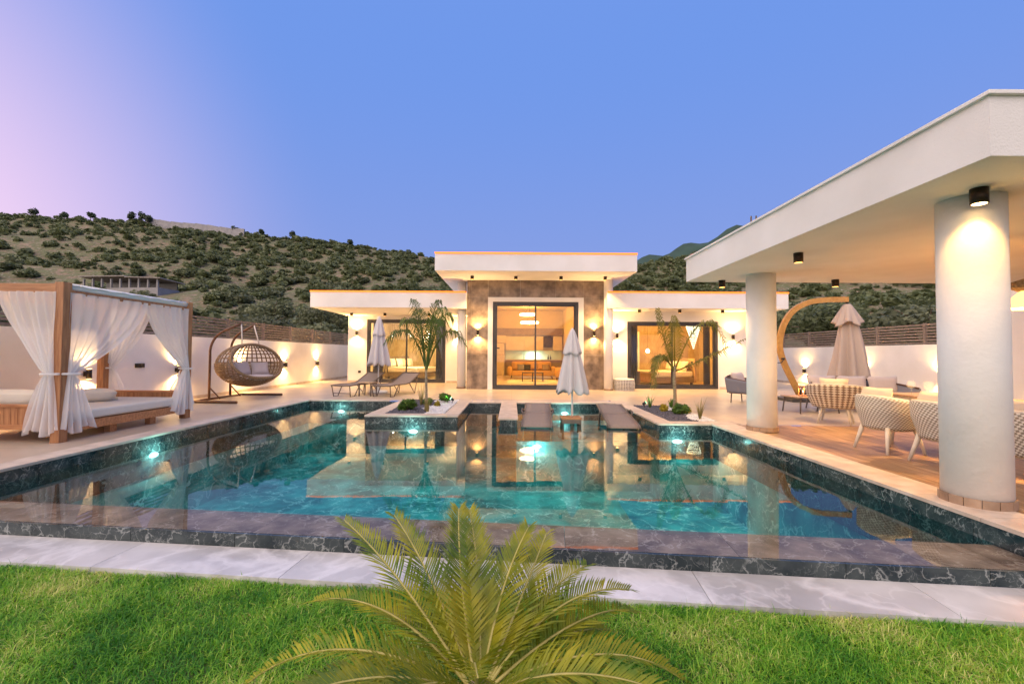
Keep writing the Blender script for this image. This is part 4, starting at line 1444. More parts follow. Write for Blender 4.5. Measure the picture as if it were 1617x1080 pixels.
for sx in (-1, 1):
    for sy in (-1, 1):
        MB().span(sx * .19 - .015, sx * .19 + .015, sy * .18 - .015, sy * .18 + .015, 0, .388).build('leg', 'sling_frame', t)
    MB().span(sx * .19 - .012, sx * .19 + .012, -.165, .165, .35, .386).build('apron', 'sling_frame', t)

# --- closed parasols
def closed_parasol(loc, z_hem, z_top, r_hem, label, base_z=0.0, base=True, seed=0):
    o = empty('closed_parasol', loc, 0, label, 'parasol', 'closed white parasols')
    rr = random.Random(seed)
    MB().tube([(0, 0, base_z), (0, 0, z_top - .04)], .022, 10).build('pole', 'white_pole', o, True)
    ph = rr.random() * 6
    def g(u, v):
        a = 2 * math.pi * u
        z = z_hem + (z_top - z_hem) * v
        r_ = r_hem * (1 - v) ** .80 + .022
        fold = 1 + .24 * math.sin(8 * a + ph) * (1 - v) ** .5 + .09 * math.sin(3 * a + ph) * (1 - v)
        zz = z - .05 * (1 - v) ** 3 * (1 + math.sin(8 * a + ph + 1.2))
        return (r_ * fold * math.cos(a), r_ * fold * math.sin(a), zz)
    MB().grid(g, 96, 24, True).build('canopy', 'parasol_fabric', o, True, solid=.004)
    def g2(u, v):
        a = 2 * math.pi * u
        vv = .58 + .42 * v
        z = z_hem + (z_top - z_hem) * vv
        r_ = (r_hem * (1 - vv) ** .80 + .022) * 1.17 + .008
        fold = 1 + .10 * math.sin(8 * a + ph)
        return (r_ * fold * math.cos(a), r_ * fold * math.sin(a), z + .02 - .03 * (1 - v) * math.sin(4 * a))
    MB().grid(g2, 64, 8, True).build('vent_flap', 'parasol_fabric', o, True, solid=.003)
    MB().lathe([(.001, .06), (.018, .045), (.024, .015), (.014, -.01)], 12, (0, 0, z_top)).build('finial', 'white_pole', o, True)
    if base:
        MB().lathe([(.30, 0), (.30, .05), (.27, .08), (.05, .09), (.04, .3)], 28, (0, 0, base_z)).build('base', 'white_pole', o, True)
    return o
closed_parasol((-4.43, 14.75, 0), .98, 2.5, .30, 'closed white parasol behind the two deck loungers', seed=3)
closed_parasol((1.30, 9.55, 0), .55, 1.82, .27, 'closed white parasol standing in the pool through a wooden table', -.458, seed=5)
t = empty('pool_table', (1.25, 9.45, -.46), 0, 'small wooden table at water level around the in-pool parasol', 'table')
for i in range(4):
    MB().box((.0, (i - 1.5) * .10 - .02, .43), (.42, .094, .03)).build('slat', 'teak', t)
MB().span(-.20, .20, -.215, -.195, .33, .414).build('apron', 'sling_frame', t)
MB().span(-.20, .20, .15, .17, .33, .414).build('apron', 'sling_frame', t)
for sx in (-1, 1):
    for sy in (-.17, .13):
        MB().span(sx * .18 - .02, sx * .18 + .02, sy - .02, sy + .02, 0, .415).build('leg', 'sling_frame', t)
# --- loungers standing in the pool
def make_pool_lounger(label):
    l = empty('pool_lounger', (0, 0, -.46), 0, label, 'sun lounger', 'loungers standing in the pool')
    prof = [(0, .33), (.06, .375), (.5, .41), (1.1, .455), (1.16, .46)]
    prof2 = [(1.17, .46), (1.5, .50), (2.1, .57)]
    def sheet(pr):
        s0, s1 = pr[0][0], pr[-1][0]
        def g(u, v):
            s = s0 + (s1 - s0) * v
            return ((u - .5) * .56, s, np.interp(s, [p[0] for p in pr], [p[1] for p in pr]))
        return g
    MB().grid(sheet(prof), 4, 14).build('seat', 'sling', l, True, solid=.02)
    MB().grid(sheet(prof2), 4, 8).build('backrest', 'sling', l, True, solid=.02)
    for sg in (-1, 1):
        MB().tube([(sg * .295, s, z - .01) for s, z in prof + prof2], .022, 6).build('side_rail', 'sling_frame', l, True)
        MB().tube([(sg * .295, .30, .37), (sg * .29, .33, 0)], .02, 6).build('leg', 'sling_frame', l, True)
        MB().tube([(sg * .295, 1.5, .48), (sg * .29, 1.75, 0)], .02, 6).build('leg', 'sling_frame', l, True)
        MB().tube([(sg * .30, .95, .43), (sg * .345, 1.0, .52), (sg * .345, 1.2, .54), (sg * .30, 1.3, .47)], .018, 6).build('armrest', 'sling_frame', l, True)
    return l
p1 = make_pool_lounger('brown sling lounger in the pool next to the stone jetty')
p2 = clone(p1)
p2['label'] = 'brown sling lounger in the pool next to the planter with the arching palm'
p1.location = (.50, 8.80, -.46); p1.rotation_euler.z = R(-4)
p2.location = (2.22, 8.72, -.46); p2.rotation_euler.z = R(-4)
# --- woven pouf
o = empty('woven_pouf', (4.13, 16.35, 0), 0, 'round black and cream woven pouf at the foot of the white column', 'pouf')
MB().grid(lambda u, v: ((.37 + .03 * math.sin(math.pi * v)) * math.cos(2 * math.pi * u), (.37 + .03 * math.sin(math.pi * v)) * math.sin(2 * math.pi * u), .02 + .38 * v), 48, 8, False, True).build('woven_side', 'pouf_weave', o, True)
MB().lathe([(.37, .0), (.37, .02)], 32).build('base', 'pale_leg', o)
MB().lathe([(.375, .398), (.36, .425), (.2, .44), (.001, .442)], 36).build('seat', 'mattress', o, True)

# --- dining chairs
def make_chair(label, mat, w=.33, grp='woven tub dining chairs'):
    c = empty('dining_chair', (0, 0, 0), 0, label, 'chair', grp)
    def shell(u, v):
        a = R(-128) + R(256) * u           # 0 = back (towards -x)
        e = abs(2 * u - 1)
        ztop = .76 - .13 * e ** 2.2
        z = .33 + (ztop - .33) * v
        r_ = w * (.80 + .20 * min(1, v * 1.7)) * (1 + .05 * v)
        return (-r_ * math.cos(a), r_ * math.sin(a) * 1.02, z)
    MB().grid(shell, 48, 12, False, True).build('shell', mat, c, True, solid=.035)
    MB().tube([shell(i / 30, 1.0) for i in range(31)], .022, 6).build('top_rim', 'pale_leg', c, True)
    MB().lathe([(w * .78, .30), (w * .83, .34), (w * .80, .36)], 28).build('seat_frame', 'pale_leg', c, True)
    MB().lathe([(w * .78, .36), (w * .86, .40), (w * .86, .46), (w * .76, .49), (.001, .495)], 28, (.03, 0, 0)).build('seat_cushion', 'sand_cushion', c, True)
    mb = MB()
    pillow(mb, (-w * .58, 0, .70), .46, .36, .17, Matrix.Rotation(R(90), 3, 'Z') @ Matrix.Rotation(R(12), 3, 'X'))
    mb.build('back_cushion', 'sand_cushion', c, True)
    for sx in (-1, 1):
        for sy in (-1, 1):
            MB().tube([(sx * .19, sy * .19, .35), (sx * .27, sy * .26, 0)], [.032, .017], 8).build('leg', 'pale_leg', c, True)
    return c
c1 = make_chair('houndstooth woven dining chair at the table end towards the sofa', 'chair_weave', .31)
chs = [c1]
for lb in ('houndstooth woven dining chair half hidden by the thick column, next to the table end chair', 'houndstooth woven dining chair on the lawn side of the thick column'):
    k = clone(c1)
    k['label'] = lb
    chs.append(k)
for k, (x, y, rz) in zip(chs, ((5.20, 6.15, 4), (5.24, 5.32, -3), (5.26, 4.46, 2))):
    k.location = (x, y, 0)
    k.rotation_euler.z = R(rz)
c2 = make_chair('wide lattice woven armchair between the dining table and the low table', 'chair_lattice', .43, 'lattice woven armchairs')
c2.location = (6.35, 8.72, 0)
c2.rotation_euler.z = R(48)
# dining table
t = empty('dining_table', (6.15, 5.35, 0), 0, 'long slatted wooden dining table under the pavilion', 'table')
for i in range(8):
    MB().box(((i - 3.5) * .125, 0, .735), (.12, 3.0, .03)).build('top_board', 'table_wood', t)
MB().span(-.46, .46, -1.4, 1.4, .66, .719).build('apron', 'pale_leg', t)
for sx in (-1, 1):
    for sy in (-1, 1):
        MB().tube([(sx * .40, sy * 1.32, .68), (sx * .42, sy * 1.38, 0)], [.045, .03], 8).build('leg', 'pale_leg', t, True)
def wine_glass(x, y, lb):
    g = empty('wine_glass', (x, y, .75), 0, lb, 'wine glass', 'wine glasses on the dining table')
    MB().lathe([(.035, 0), (.03, .004), (.004, .008), (.004, .09)], 14).build('stem', 'clear_glass', g, True)
    MB().lathe([(.004, .09), (.035, .10), (.055, .135), (.055, .165), (.040, .20)], 18, cap=False).build('bowl', 'clear_glass', g, True)
for x, y in ((5.80, 6.45), (5.86, 6.25), (5.80, 5.95), (6.30, 6.35), (6.45, 5.9)):
    wine_glass(x, y, 'clear round wine glass on the dining table')
for y in (6.15, 5.32, 4.46):
    o = MB().lathe([(.10, 0), (.14, .015), (.135, .018), (.09, .006)], 24).build('plate', 'white_pole', None, True)
    o.location = (5.86, y - .02, .751)
    tag(o, 'round white plate on the dining table before a woven chair', 'plate', 'plates on the dining table')
# pendant lamp over the table
p = empty('rattan_pendant', (5.92, 5.05, 1.86), 0, 'lit conical rattan pendant lamp over the dining table', 'pendant lamp')
MB().lathe([(.26, 0), (.10, .18), (.05, .22)], 28, cap=False).build('shade', 'lens_dim', p, True)
MB().lathe([(.10, .20), (.17, .24), (.17, .30), (.06, .34)], 24).build('rattan_collar', 'wicker', p, True)
MB().tube([(0, 0, .33), (0, 0, PZ - 1.86)], .007, 5).build('cord', 'black', p)
light('pendant_light', 'POINT', (0, 0, -.05), 50, WARM, p, size=.08)

# --- lounge set by the garden wall
def rope_sofa(name, loc, rz, w, label, cat):
    s = empty(name, loc, rz, label, cat)
    def back(u, v):
        a = 2 * u - 1
        x = a * w / 2
        y = .40 - .72 * max(0, abs(a) - .72) / .28 if abs(a) > .72 else .40
        zt = .74 - .16 * abs(a) ** 3
        return (x * (1 + .04 * v), y + .06 * v, .28 + (zt - .28) * v)
    MB().grid(back, 40, 6).build('rope_back', 'grey_cushion', s, True, solid=.05)
    MB().tube([back(i / 24, 1.0) for i in range(25)], .022, 6).build('top_rail', 'bronze_tube', s, True)
    MB().span(-w / 2 + .05, w / 2 - .05, -.38, .36, .26, .31).build('seat_frame', 'sling_frame', s)
    k = max(1, round(w / .75))
    for i in range(k):
        cx = (i - (k - 1) / 2) * (w - .15) / k
        MB().box((cx, -.03, .385), ((w - .17) / k, .70, .15)).build('seat_cushion', 'sand_cushion', s, bevel=.045)
        mb = MB()
        pillow(mb, (cx, .27, .62), (w - .2) / k, .42, .2, Matrix.Rotation(R(-15), 3, 'X'))
        mb.build('back_cushion', 'cushion', s, True)
    for sx in (-1, 1):
        for y in (-.33, .32):
            MB().tube([(sx * (w / 2 - .12), y, .28), (sx * (w / 2 - .07), y, 0)], [.022, .013], 6).build('leg', 'sling_frame', s, True)
    return s
rope_sofa('garden_sofa', (8.25, 10.6, 0), R(-14), 2.1, 'grey rope garden sofa with pale cushions below the beige parasol', 'sofa')
rope_sofa('garden_armchair', (6.55, 12.3, 0), R(40), .85, 'grey rope garden armchair behind the low table', 'armchair')
t = empty('low_table', (6.95, 10.35, 0), R(8), 'low garden coffee table with candle lanterns', 'table')
for i in range(6):
    MB().box((0, (i - 2.5) * .1, .36), (1.05, .094, .025)).build('top_board', 'table_wood', t)
for sx in (-1, 1):
    for sy in (-1, 1):
        MB().tube([(sx * .46, sy * .24, .35), (sx * .49, sy * .27, 0)], [.02, .014], 6).build('leg', 'sling_frame', t, True)
    MB().span(sx * .44 - .02, sx * .44 + .02, -.24, .24, .30, .347).build('apron', 'sling_frame', t)
for x, y in ((6.75, 10.3), (7.1, 10.45)):
    o = empty('lantern', (x, y, .373), 0, 'small square candle lantern glowing on the low garden table', 'lantern', 'lanterns on the low table')
    MB().span(-.07, .07, -.07, .07, 0, .02).build('base', 'teak', o)
    MB().span(-.075, .075, -.075, .075, .20, .225).build('cap', 'teak', o)
    for sx in (-1, 1):
        for sy in (-1, 1):
            MB().span(sx * .06 - .008, sx * .06 + .008, sy * .06 - .008, sy * .06 + .008, .02, .20).build('corner_post', 'teak', o)
    MB().lathe([(.025, .02), (.025, .09)], 12).build('candle', 'mattress', o)
    MB().lathe([(.001, .092), (.010, .105), (.001, .135)], 8).build('flame', 'lens', o, True)
    light('candle_light', 'POINT', (0, 0, .15), 2.0, WARM, o, size=.02)
# --- cantilever parasol with a curved wooden arm
cp = empty('cantilever_parasol', (8.35, 13.0, 0), 0, 'folded beige cantilever parasol on a curved wooden arm', 'parasol')
ctrl = [(.15, .0), (-.12, .55), (-.38, 1.1), (-.50, 1.6), (-.40, 2.15), (-.12, 2.6), (.32, 2.86), (.85, 2.95), (1.52, 2.97)]
def catmull(pts, n=8):
    out = []
    P = [pts[0]] + pts + [pts[-1]]
    for i in range(1, len(P) - 2):
        for k in range(n):
            t_ = k / n
            out.append(tuple(.5 * ((2 * P[i][j]) + (-P[i - 1][j] + P[i + 1][j]) * t_ + (2 * P[i - 1][j] - 5 * P[i][j] + 4 * P[i + 1][j] - P[i + 2][j]) * t_ ** 2 + (-P[i - 1][j] + 3 * P[i][j] - 3 * P[i + 1][j] + P[i + 2][j]) * t_ ** 3) for j in range(len(pts[0]))))
    out.append(pts[-1])
    return out
arc = catmull(ctrl)
mb = MB()
vs, fs = [], []
for i, (x, z) in enumerate(arc):
    a, b = arc[max(i - 1, 0)], arc[min(i + 1, len(arc) - 1)]
    t_ = Vector((b[0] - a[0], 0, b[1] - a[1])).normalized()
    nn = Vector((t_.z, 0, -t_.x))
    hw, hh = .045, .075
    for sy, sn in ((-1, -1), (1, -1), (1, 1), (-1, 1)):
        vs.append(Vector((x, sy * hw, z)) + nn * sn * hh)
for i in range(len(arc) - 1):
    for k in range(4):
        fs.append((i * 4 + k, i * 4 + (k + 1) % 4, (i + 1) * 4 + (k + 1) % 4, (i + 1) * 4 + k))
fs += [(0, 1, 2, 3), tuple(len(vs) - 4 + k for k in (3, 2, 1, 0))]
mb.add(vs, fs).build('arm', 'arch_wood', cp)
MB().span(-.45, .75, -.5, .5, 0, .09).build('base_plate', 'counter', cp, bevel=.02)
MB().span(.02, .28, -.1, .1, .09, .32).build('socket', 'black', cp)
cr = MB().tube([(-.46, -.05, 1.22), (-.46, -.16, 1.22)], .03, 8).build('crank_box', 'black', cp, True)
MB().tube([(-.46, -.16, 1.22), (-.56, -.17, 1.10), (-.66, -.17, 1.10)], .012, 6).build('crank_handle', 'black', cr, True)
MB().tube([(1.50, 0, 2.93), (1.50, 0, 2.82)], .04, 10).build('hanger', 'black', cp, True)
def canopy(u, v):
    a = 2 * math.pi * u
    z = .55 + 2.27 * v
    r_ = .07 + .40 * (1 - v) ** .72 * (1 if v < .98 else .9)
    f_ = 1 + .20 * math.sin(9 * a + 2.2 * v) * (.4 + .6 * (1 - v)) + .10 * math.sin(4 * a + 1)
    return (1.50 + r_ * f_ * math.cos(a) * 1.05 + .05 * math.sin(3 * v), r_ * f_ * math.sin(a), z - .12 * (1 - v) ** 4 * math.sin(5 * a))
MB().grid(canopy, 110, 26, True).build('canopy', 'beige_fabric', cp, True, solid=.004)
def ruffle(u, v):
    a = 2 * math.pi * u
    z = 2.30 + .53 * v
    r_ = .09 + .27 * (1 - v) ** .9
    f_ = 1 + .13 * math.sin(8 * a) * (1 - v)
    return (1.50 + r_ * f_ * math.cos(a), r_ * f_ * math.sin(a), z - .13 * (1 - v) * (.5 + .5 * math.sin(4 * a + .6)))
MB().grid(ruffle, 80, 10, True).build('vent_flap', 'beige_fabric', cp, True, solid=.004)

# ================================================================== PLANTS
def leaf_cloud(n, rad, size, seed, lumps=7, flat=0.0, aspect=2.0):
    """quads scattered through a lumpy crown volume; returns verts, quads"""
    g = np.random.default_rng(seed)
    cs = g.normal(size=(lumps, 3))
    cs /= np.linalg.norm(cs, axis=1)[:, None]
    cs *= g.uniform(.25, .62, (lumps, 1))
    cs[:, 2] = np.abs(cs[:, 2]) * .9 - .15
    rs = g.uniform(.34, .58, lumps)
    k = g.integers(0, lumps, n)
    d = g.normal(size=(n, 3))
    d /= np.linalg.norm(d, axis=1)[:, None]
    c = cs[k] + d * (rs[k] * g.uniform(.55, 1.05, n) ** .6)[:, None]
    nr = d + g.normal(size=(n, 3)) * .7
    nr /= np.linalg.norm(nr, axis=1)[:, None]
    t1 = np.cross(nr, g.normal(size=(n, 3)))
    t1 /= np.linalg.norm(t1, axis=1)[:, None]
    t2 = np.cross(nr, t1)
    s = size * g.uniform(.6, 1.3, n)[:, None] / np.array(rad)[None, :].mean()
    a, b = t1 * s, t2 * s / aspect
    v = np.stack([c - a - b * .4, c - b + a * .2, c + a + b * .4, c + b - a * .2], 1) * np.array(rad)
    return v.reshape(-1, 3), np.arange(n * 4).reshape(n, 4)
# --- shrubs on the hillside
variants = []
for i in range(7):
    g = random.Random(i)
    v, qd = leaf_cloud(420, (1.0, 1.0, .80), .17, 100 + i, 9)
    v[:, 2] += .42
    variants.append((v, qd))
lowvar = []
for i in range(5):
    v, qd = leaf_cloud(95, (1.0, 1.0, .78), .30, 300 + i, 7)
    v[:, 2] += .42
    lowvar.append((v, qd))
pts = []
g = np.random.default_rng(5)
while len(pts) < 7200:
    Y = 31 + (166 - 31) * math.sqrt(g.random())
    X = g.uniform(-1.32 * Y - 12, 1.32 * Y + 12)
    u = X / Y
    dens = .80 + .35 * math.sin(X * .07 + 2) * math.sin(Y * .06) + (.30 if u > -.75 else -.05) + (.25 if Y < 70 else 0)
    if u < -.55 and 70 < Y < 150:
        dens -= .10
    if abs(X + 62) < 11 and abs(Y - 72) < 6:
        continue
    if g.random() < dens:
        pts.append((X, Y, (.55 + 1.5 * g.random() ** 1.7) * (1.2 if Y < 60 else 1)))
pts = np.array(pts)
pz = hill_z(pts[:, 0], pts[:, 1])
vis = ((pts[:, 0] / pts[:, 1] < -.16) & (pts[:, 0] / pts[:, 1] > -1.2)) | ((pts[:, 0] / pts[:, 1] > .27) & (pts[:, 0] / pts[:, 1] < .52))
score = np.where(vis, pts[:, 2] / pts[:, 1], 0)
order = np.argsort(-score)
big = order[:270]
protos = []
for i, (v, qd) in enumerate(variants):
    me = np_mesh('hillside_shrub', v, qd, None, 'shrub' if i % 3 else 'shrub_pale')
    protos.append(me)
used = set()
for k, i in enumerate(big):
    pr = protos[k % 7]
    o = pr if (k % 7) not in used else link(pr.copy())
    used.add(k % 7)
    s = pts[i, 2]
    o.location = (pts[i, 0], pts[i, 1], pz[i] - .1)
    o.scale = (s * g.uniform(.85, 1.25), s * g.uniform(.85, 1.2), s * g.uniform(.75, 1.1))
    o.rotation_euler.z = g.uniform(0, 6.28)
    if k % 7 % 3:
        tag(o, 'round dark green shrub growing on the dry hillside', 'shrub', 'dark shrubs on the hillside')
    else:
        tag(o, 'round grey-green olive shrub growing on the dry hillside', 'shrub', 'grey-green shrubs on the hillside')
V_, Q_, base_ = [], [], 0
for i in order[270:]:
    v, qd = lowvar[int(g.integers(0, 5))]
    a = g.uniform(0, 6.28)
    s = pts[i, 2]
    c_, s_ = math.cos(a), math.sin(a)
    w_ = np.stack([(v[:, 0] * c_ - v[:, 1] * s_) * s + pts[i, 0], (v[:, 0] * s_ + v[:, 1] * c_) * s + pts[i, 1], v[:, 2] * s * .95 + pz[i] - .1], -1)
    V_.append(w_); Q_.append(qd + base_); base_ += len(v)
o = np_mesh('hillside_scrub', np.concatenate(V_), np.concatenate(Q_), None, 'shrub')
tag(o, 'dense green scrub covering the dry hillside', 'scrub', None, 'stuff')
# --- olive trees beyond the walls
def tree(name, loc, h, rad, n, size, seed, mat, label, cat, group, trunk_r=.12, zc=.62, lumps=9):
    t_ = empty(name, loc, 0, label, cat, group)
    g_ = random.Random(seed)
    mb = MB()
    top = Vector((g_.uniform(-.2, .2), g_.uniform(-.2, .2), h * zc))
    mb.tube([(0, 0, -.2), top * .5 + Vector((.08, -.05, 0)), top], [trunk_r, trunk_r * .75, trunk_r * .45], 7)
    for k in range(5):
        a = k * 1.256 + g_.random()
        e = Vector((math.cos(a) * rad[0] * .6, math.sin(a) * rad[1] * .6, h * zc + rad[2] * g_.uniform(-.1, .6)))
        mb.tube([top * .55, (top + e) / 2 + Vector((0, 0, .1)), e], [trunk_r * .5, trunk_r * .35, trunk_r * .15], 5)
    mb.build('trunk', 'bark', t_, True)
    v, qd = leaf_cloud(n, rad, size, seed, lumps)
    v[:, 2] += h * zc
    np_mesh('crown', v, qd, None, mat, t_)
    return t_
oz = lambda x, y: (x, y, float(hill_z(x, y)))
k = 0
for x, y, h, r_ in ((-13.5, 31.5, 4.2, 2.3), (-18.5, 33, 4.6, 2.5), (-24, 33, 4.2, 2.4), (-29.5, 36, 4.8, 2.7), (-10.8, 34.5, 4.6, 2.4), (-16, 38, 5, 2.8), (-36, 38, 4.6, 2.6), (-22, 41, 5, 2.6)):
    tree('olive_tree', oz(x, y), h, (r_, r_, r_ * .72), 2600, .15, 40 + k, 'shrub_pale', 'grey-green olive tree beyond the fence behind the hanging chair', 'tree', 'olive trees beyond the daybed side wall')
    k += 1
for x, y, h, r_ in ((17.2, 24.5, 5.0, 2.6), (19.0, 20.5, 4.6, 2.5), (22.5, 25, 5.4, 2.9), (21, 17.5, 4.4, 2.4), (25, 21.5, 5.2, 2.8), (17.8, 29.5, 6.0, 3.0), (23.0, 31.5, 6.2, 3.1), (29, 27, 5.6, 3.0)):
    tree('olive_tree', oz(x, y), h, (r_, r_, r_ * .75), 2600, .15, 60 + k, 'shrub_pale' if k % 2 else 'shrub', 'leafy olive tree beyond the fence behind the cantilever parasol', 'tree', 'olive trees beyond the pavilion side wall')
    k += 1
# --- pines along the ridge
for i, (px_, y, h) in enumerate(((-.845, 157, 6.0), (-.83, 156, 5.0), (-.865, 158, 4.4), (-.63, 158, 4.2), (-1.09, 157, 4.6), (-1.02, 157, 4.2), (-.96, 158, 4.0), (-.57, 158, 3.6), (-.50, 159, 3.6), (-.37, 158, 3.4))):
    x = px_ * y
    tree('pine_tree', oz(x, y), h, (h * .36, h * .36, h * .42), 420, .32, 90 + i, 'pine', 'small dark pine tree standing on the hill crest', 'tree', 'pines on the hill crest', .14, .56, 6)
# --- retaining wall on the crest
rw = empty('retaining_wall', (-112, 157.5, float(hill_z(-112, 157.5))), 0, 'long pale retaining wall along the hill crest', 'wall')
xs = np.linspace(-131, -96, 9)
for a, b in zip(xs[:-1], xs[1:]):
    za, zb = float(hill_z(a, 157.5)), float(hill_z(b, 157.5))
    MB().add([(a, 157.2, za - 1), (b, 157.2, zb - 1), (b, 157.8, zb - 1), (a, 157.8, za - 1), (a, 157.2, za + 2.9), (b, 157.2, zb + 2.7), (b, 157.8, zb + 2.7), (a, 157.8, za + 2.9)],
             [(0, 3, 2, 1), (4, 5, 6, 7), (0, 1, 5, 4), (1, 2, 6, 5), (2, 3, 7, 6), (3, 0, 4, 7)]).build('wall_section', 'concrete', rw, world=True)
# --- long low building on the hillside
hb_z = float(hill_z(-62, 72)) - .1
hb = empty('hillside_building', (-62, 72, hb_z), R(-6), 'long low unfinished building with open bays on the hillside', 'building')
MB().span(-6.6, 6.6, -2, 2, -1.5, 1.0).build('lower_wall', 'concrete', hb)
for i in range(9):
    x = -6.5 + i * 1.62
    MB().span(x - .12, x + .12, -2.02, -1.78, 1.0, 2.5).build('pillar', 'concrete', hb)
MB().span(-6.5, 6.5, 1.6, 1.8, 1.0, 2.5).build('back_wall', 'counter', hb)
MB().add([(-6.9, -2.5, 2.75), (1.2, -2.5, 2.75), (1.2, 2.2, 2.45), (-6.9, 2.2, 2.45), (-6.9, -2.5, 2.9), (1.2, -2.5, 2.9), (1.2, 2.2, 2.6), (-6.9, 2.2, 2.6)],
         [(0, 3, 2, 1), (4, 5, 6, 7), (0, 1, 5, 4), (1, 2, 6, 5), (2, 3, 7, 6), (3, 0, 4, 7)]).build('roof', 'shed_roof', hb)
MB().add([(1.25, -2.5, 2.6), (7.4, -2.5, 2.35), (7.4, 2.2, 2.1), (1.25, 2.2, 2.3), (1.25, -2.5, 2.75), (7.4, -2.5, 2.5), (7.4, 2.2, 2.25), (1.25, 2.2, 2.45)],
         [(0, 3, 2, 1), (4, 5, 6, 7), (0, 1, 5, 4), (1, 2, 6, 5), (2, 3, 7, 6), (3, 0, 4, 7)]).build('roof', 'shed_roof', hb)
# far house on the slope above the pavilion corner
x, y = 62.5, 150.0
fh = empty('far_house', (x, y, float(hill_z(x, y))), 0, 'tiny white house with red roof high on the slope', 'house')
MB().span(-1.6, 1.6, -1.2, 1.2, -.6, 1.3).build('wall', 'plaster', fh)
MB().add([(-1.8, -1.4, 1.3), (1.8, -1.4, 1.3), (1.8, 1.4, 1.3), (-1.8, 1.4, 1.3), (-1.8, 0, 2.0), (1.8, 0, 2.0)], [(0, 1, 5, 4), (2, 3, 4, 5), (0, 4, 3), (1, 2, 5), (3, 2, 1, 0)]).build('roof', emit_mat('red_roof', (.40, .09, .05), 0.0), fh)
for i in range(3):
    MB().span(-1.2 + i * .9, -.8 + i * .9, -1.23, -1.19, .3, .9).build('window', 'counter', fh)

# --- feather palms in the planters
def palm(name, loc, h, fronds, label, mat, droop_leaf=.8, ll=.30, trunk_r=.05, n_=42, lw=.015):
    p_ = empty(name, loc, 0, label, 'palm tree')
    mb = MB()
    mb.tube([(0, 0, -.02), (.01, 0, h * .3), (.0, .01, h * .7), (0, 0, h)], [trunk_r * 1.25, trunk_r, trunk_r * .9, trunk_r * .65], 10)
    mb.build('trunk', 'palm_trunk', p_, True)
    for k, (tip, ctl) in enumerate(fronds):
        g_ = random.Random(k * 7 + 1)
        P0, P1, P2 = Vector((0, 0, h - .12)), Vector(ctl), Vector(tip)
        bz = lambda t_: (1 - t_) ** 2 * P0 + 2 * t_ * (1 - t_) * P1 + t_ * t_ * P2
        mb = MB()
        pts_ = [bz(i / 20) for i in range(21)]
        mb.tube(pts_, [.017 * (1 - i / 21) + .003 for i in range(21)], 5)
        for i in range(n_):
            t_ = .16 + .84 * i / n_
            c = bz(t_)
            tan = (bz(min(1, t_ + .02)) - bz(t_ - .02)).normalized()
            side = tan.cross(Vector((0, 0, 1)))
            if side.length < .05:
                side = Vector((1, 0, 0))
            side.normalize()
            up = side.cross(tan).normalized()
            L = ll * (math.sin(math.pi * min(1, .12 + t_ * .86)) ** .6) * g_.uniform(.8, 1.15)
            for sg in (-1, 1):
                dv = (side * sg * .8 + tan * .55 + up * g_.uniform(-.1, .35)).normalized()
                a = c
                b = c + dv * L * .5
                e = c + dv * L * .85 + Vector((0, 0, -droop_leaf * L * g_.uniform(.4, .75)))
                wv = (tan * lw)
                mb.add([a - wv * .6, a + wv * .6, b + wv, b - wv, e], [(0, 1, 2, 3), (3, 2, 4)])
        mb.build('frond', mat, p_)
    return p_
palm('feathery_palm', (-1.93, 10.0, -.01), 1.05,
     [((-.95, -.1, 1.50), (-.35, 0, 2.35)), ((-.62, .25, 1.95), (-.25, .1, 2.5)), ((-.34, .1, 2.55), (-.16, .0, 2.3)), ((.30, -.1, 2.5), (.10, 0, 2.4)),
      ((.58, .1, 2.05), (.30, .05, 2.65)), ((.92, -.05, 1.45), (.45, 0, 2.40)),
      ((.42, -.45, 1.9), (.18, -.25, 2.5)), ((-.30, .5, 2.35), (-.2, .3, 2.3)), ((.3, .45, 2.4), (.15, .25, 2.3))],
     'slender feathery palm in the planter beside the deck loungers', 'palm_leaf', 1.3, .40, .032, 28, .0115)
palm('arching_palm', (3.83, 10.45, -.01), 1.05,
     [((-.42, -.05, 2.42), (-.28, 0, 1.75)), ((0, .05, 2.25), (.02, 0, 1.7)), ((1.28, .05, 1.45), (.72, 0, 2.95)), ((1.66, -.2, 1.75), (.55, -.1, 1.15)),
      ((-.55, -.15, .50), (-.50, -.1, 1.75)), ((-.42, .25, .75), (-.38, .1, 1.7))],
     'young palm with long arching fronds in the planter beside the pavilion', 'palm_leaf_warm', .75, .34, .040, 36, .0135)

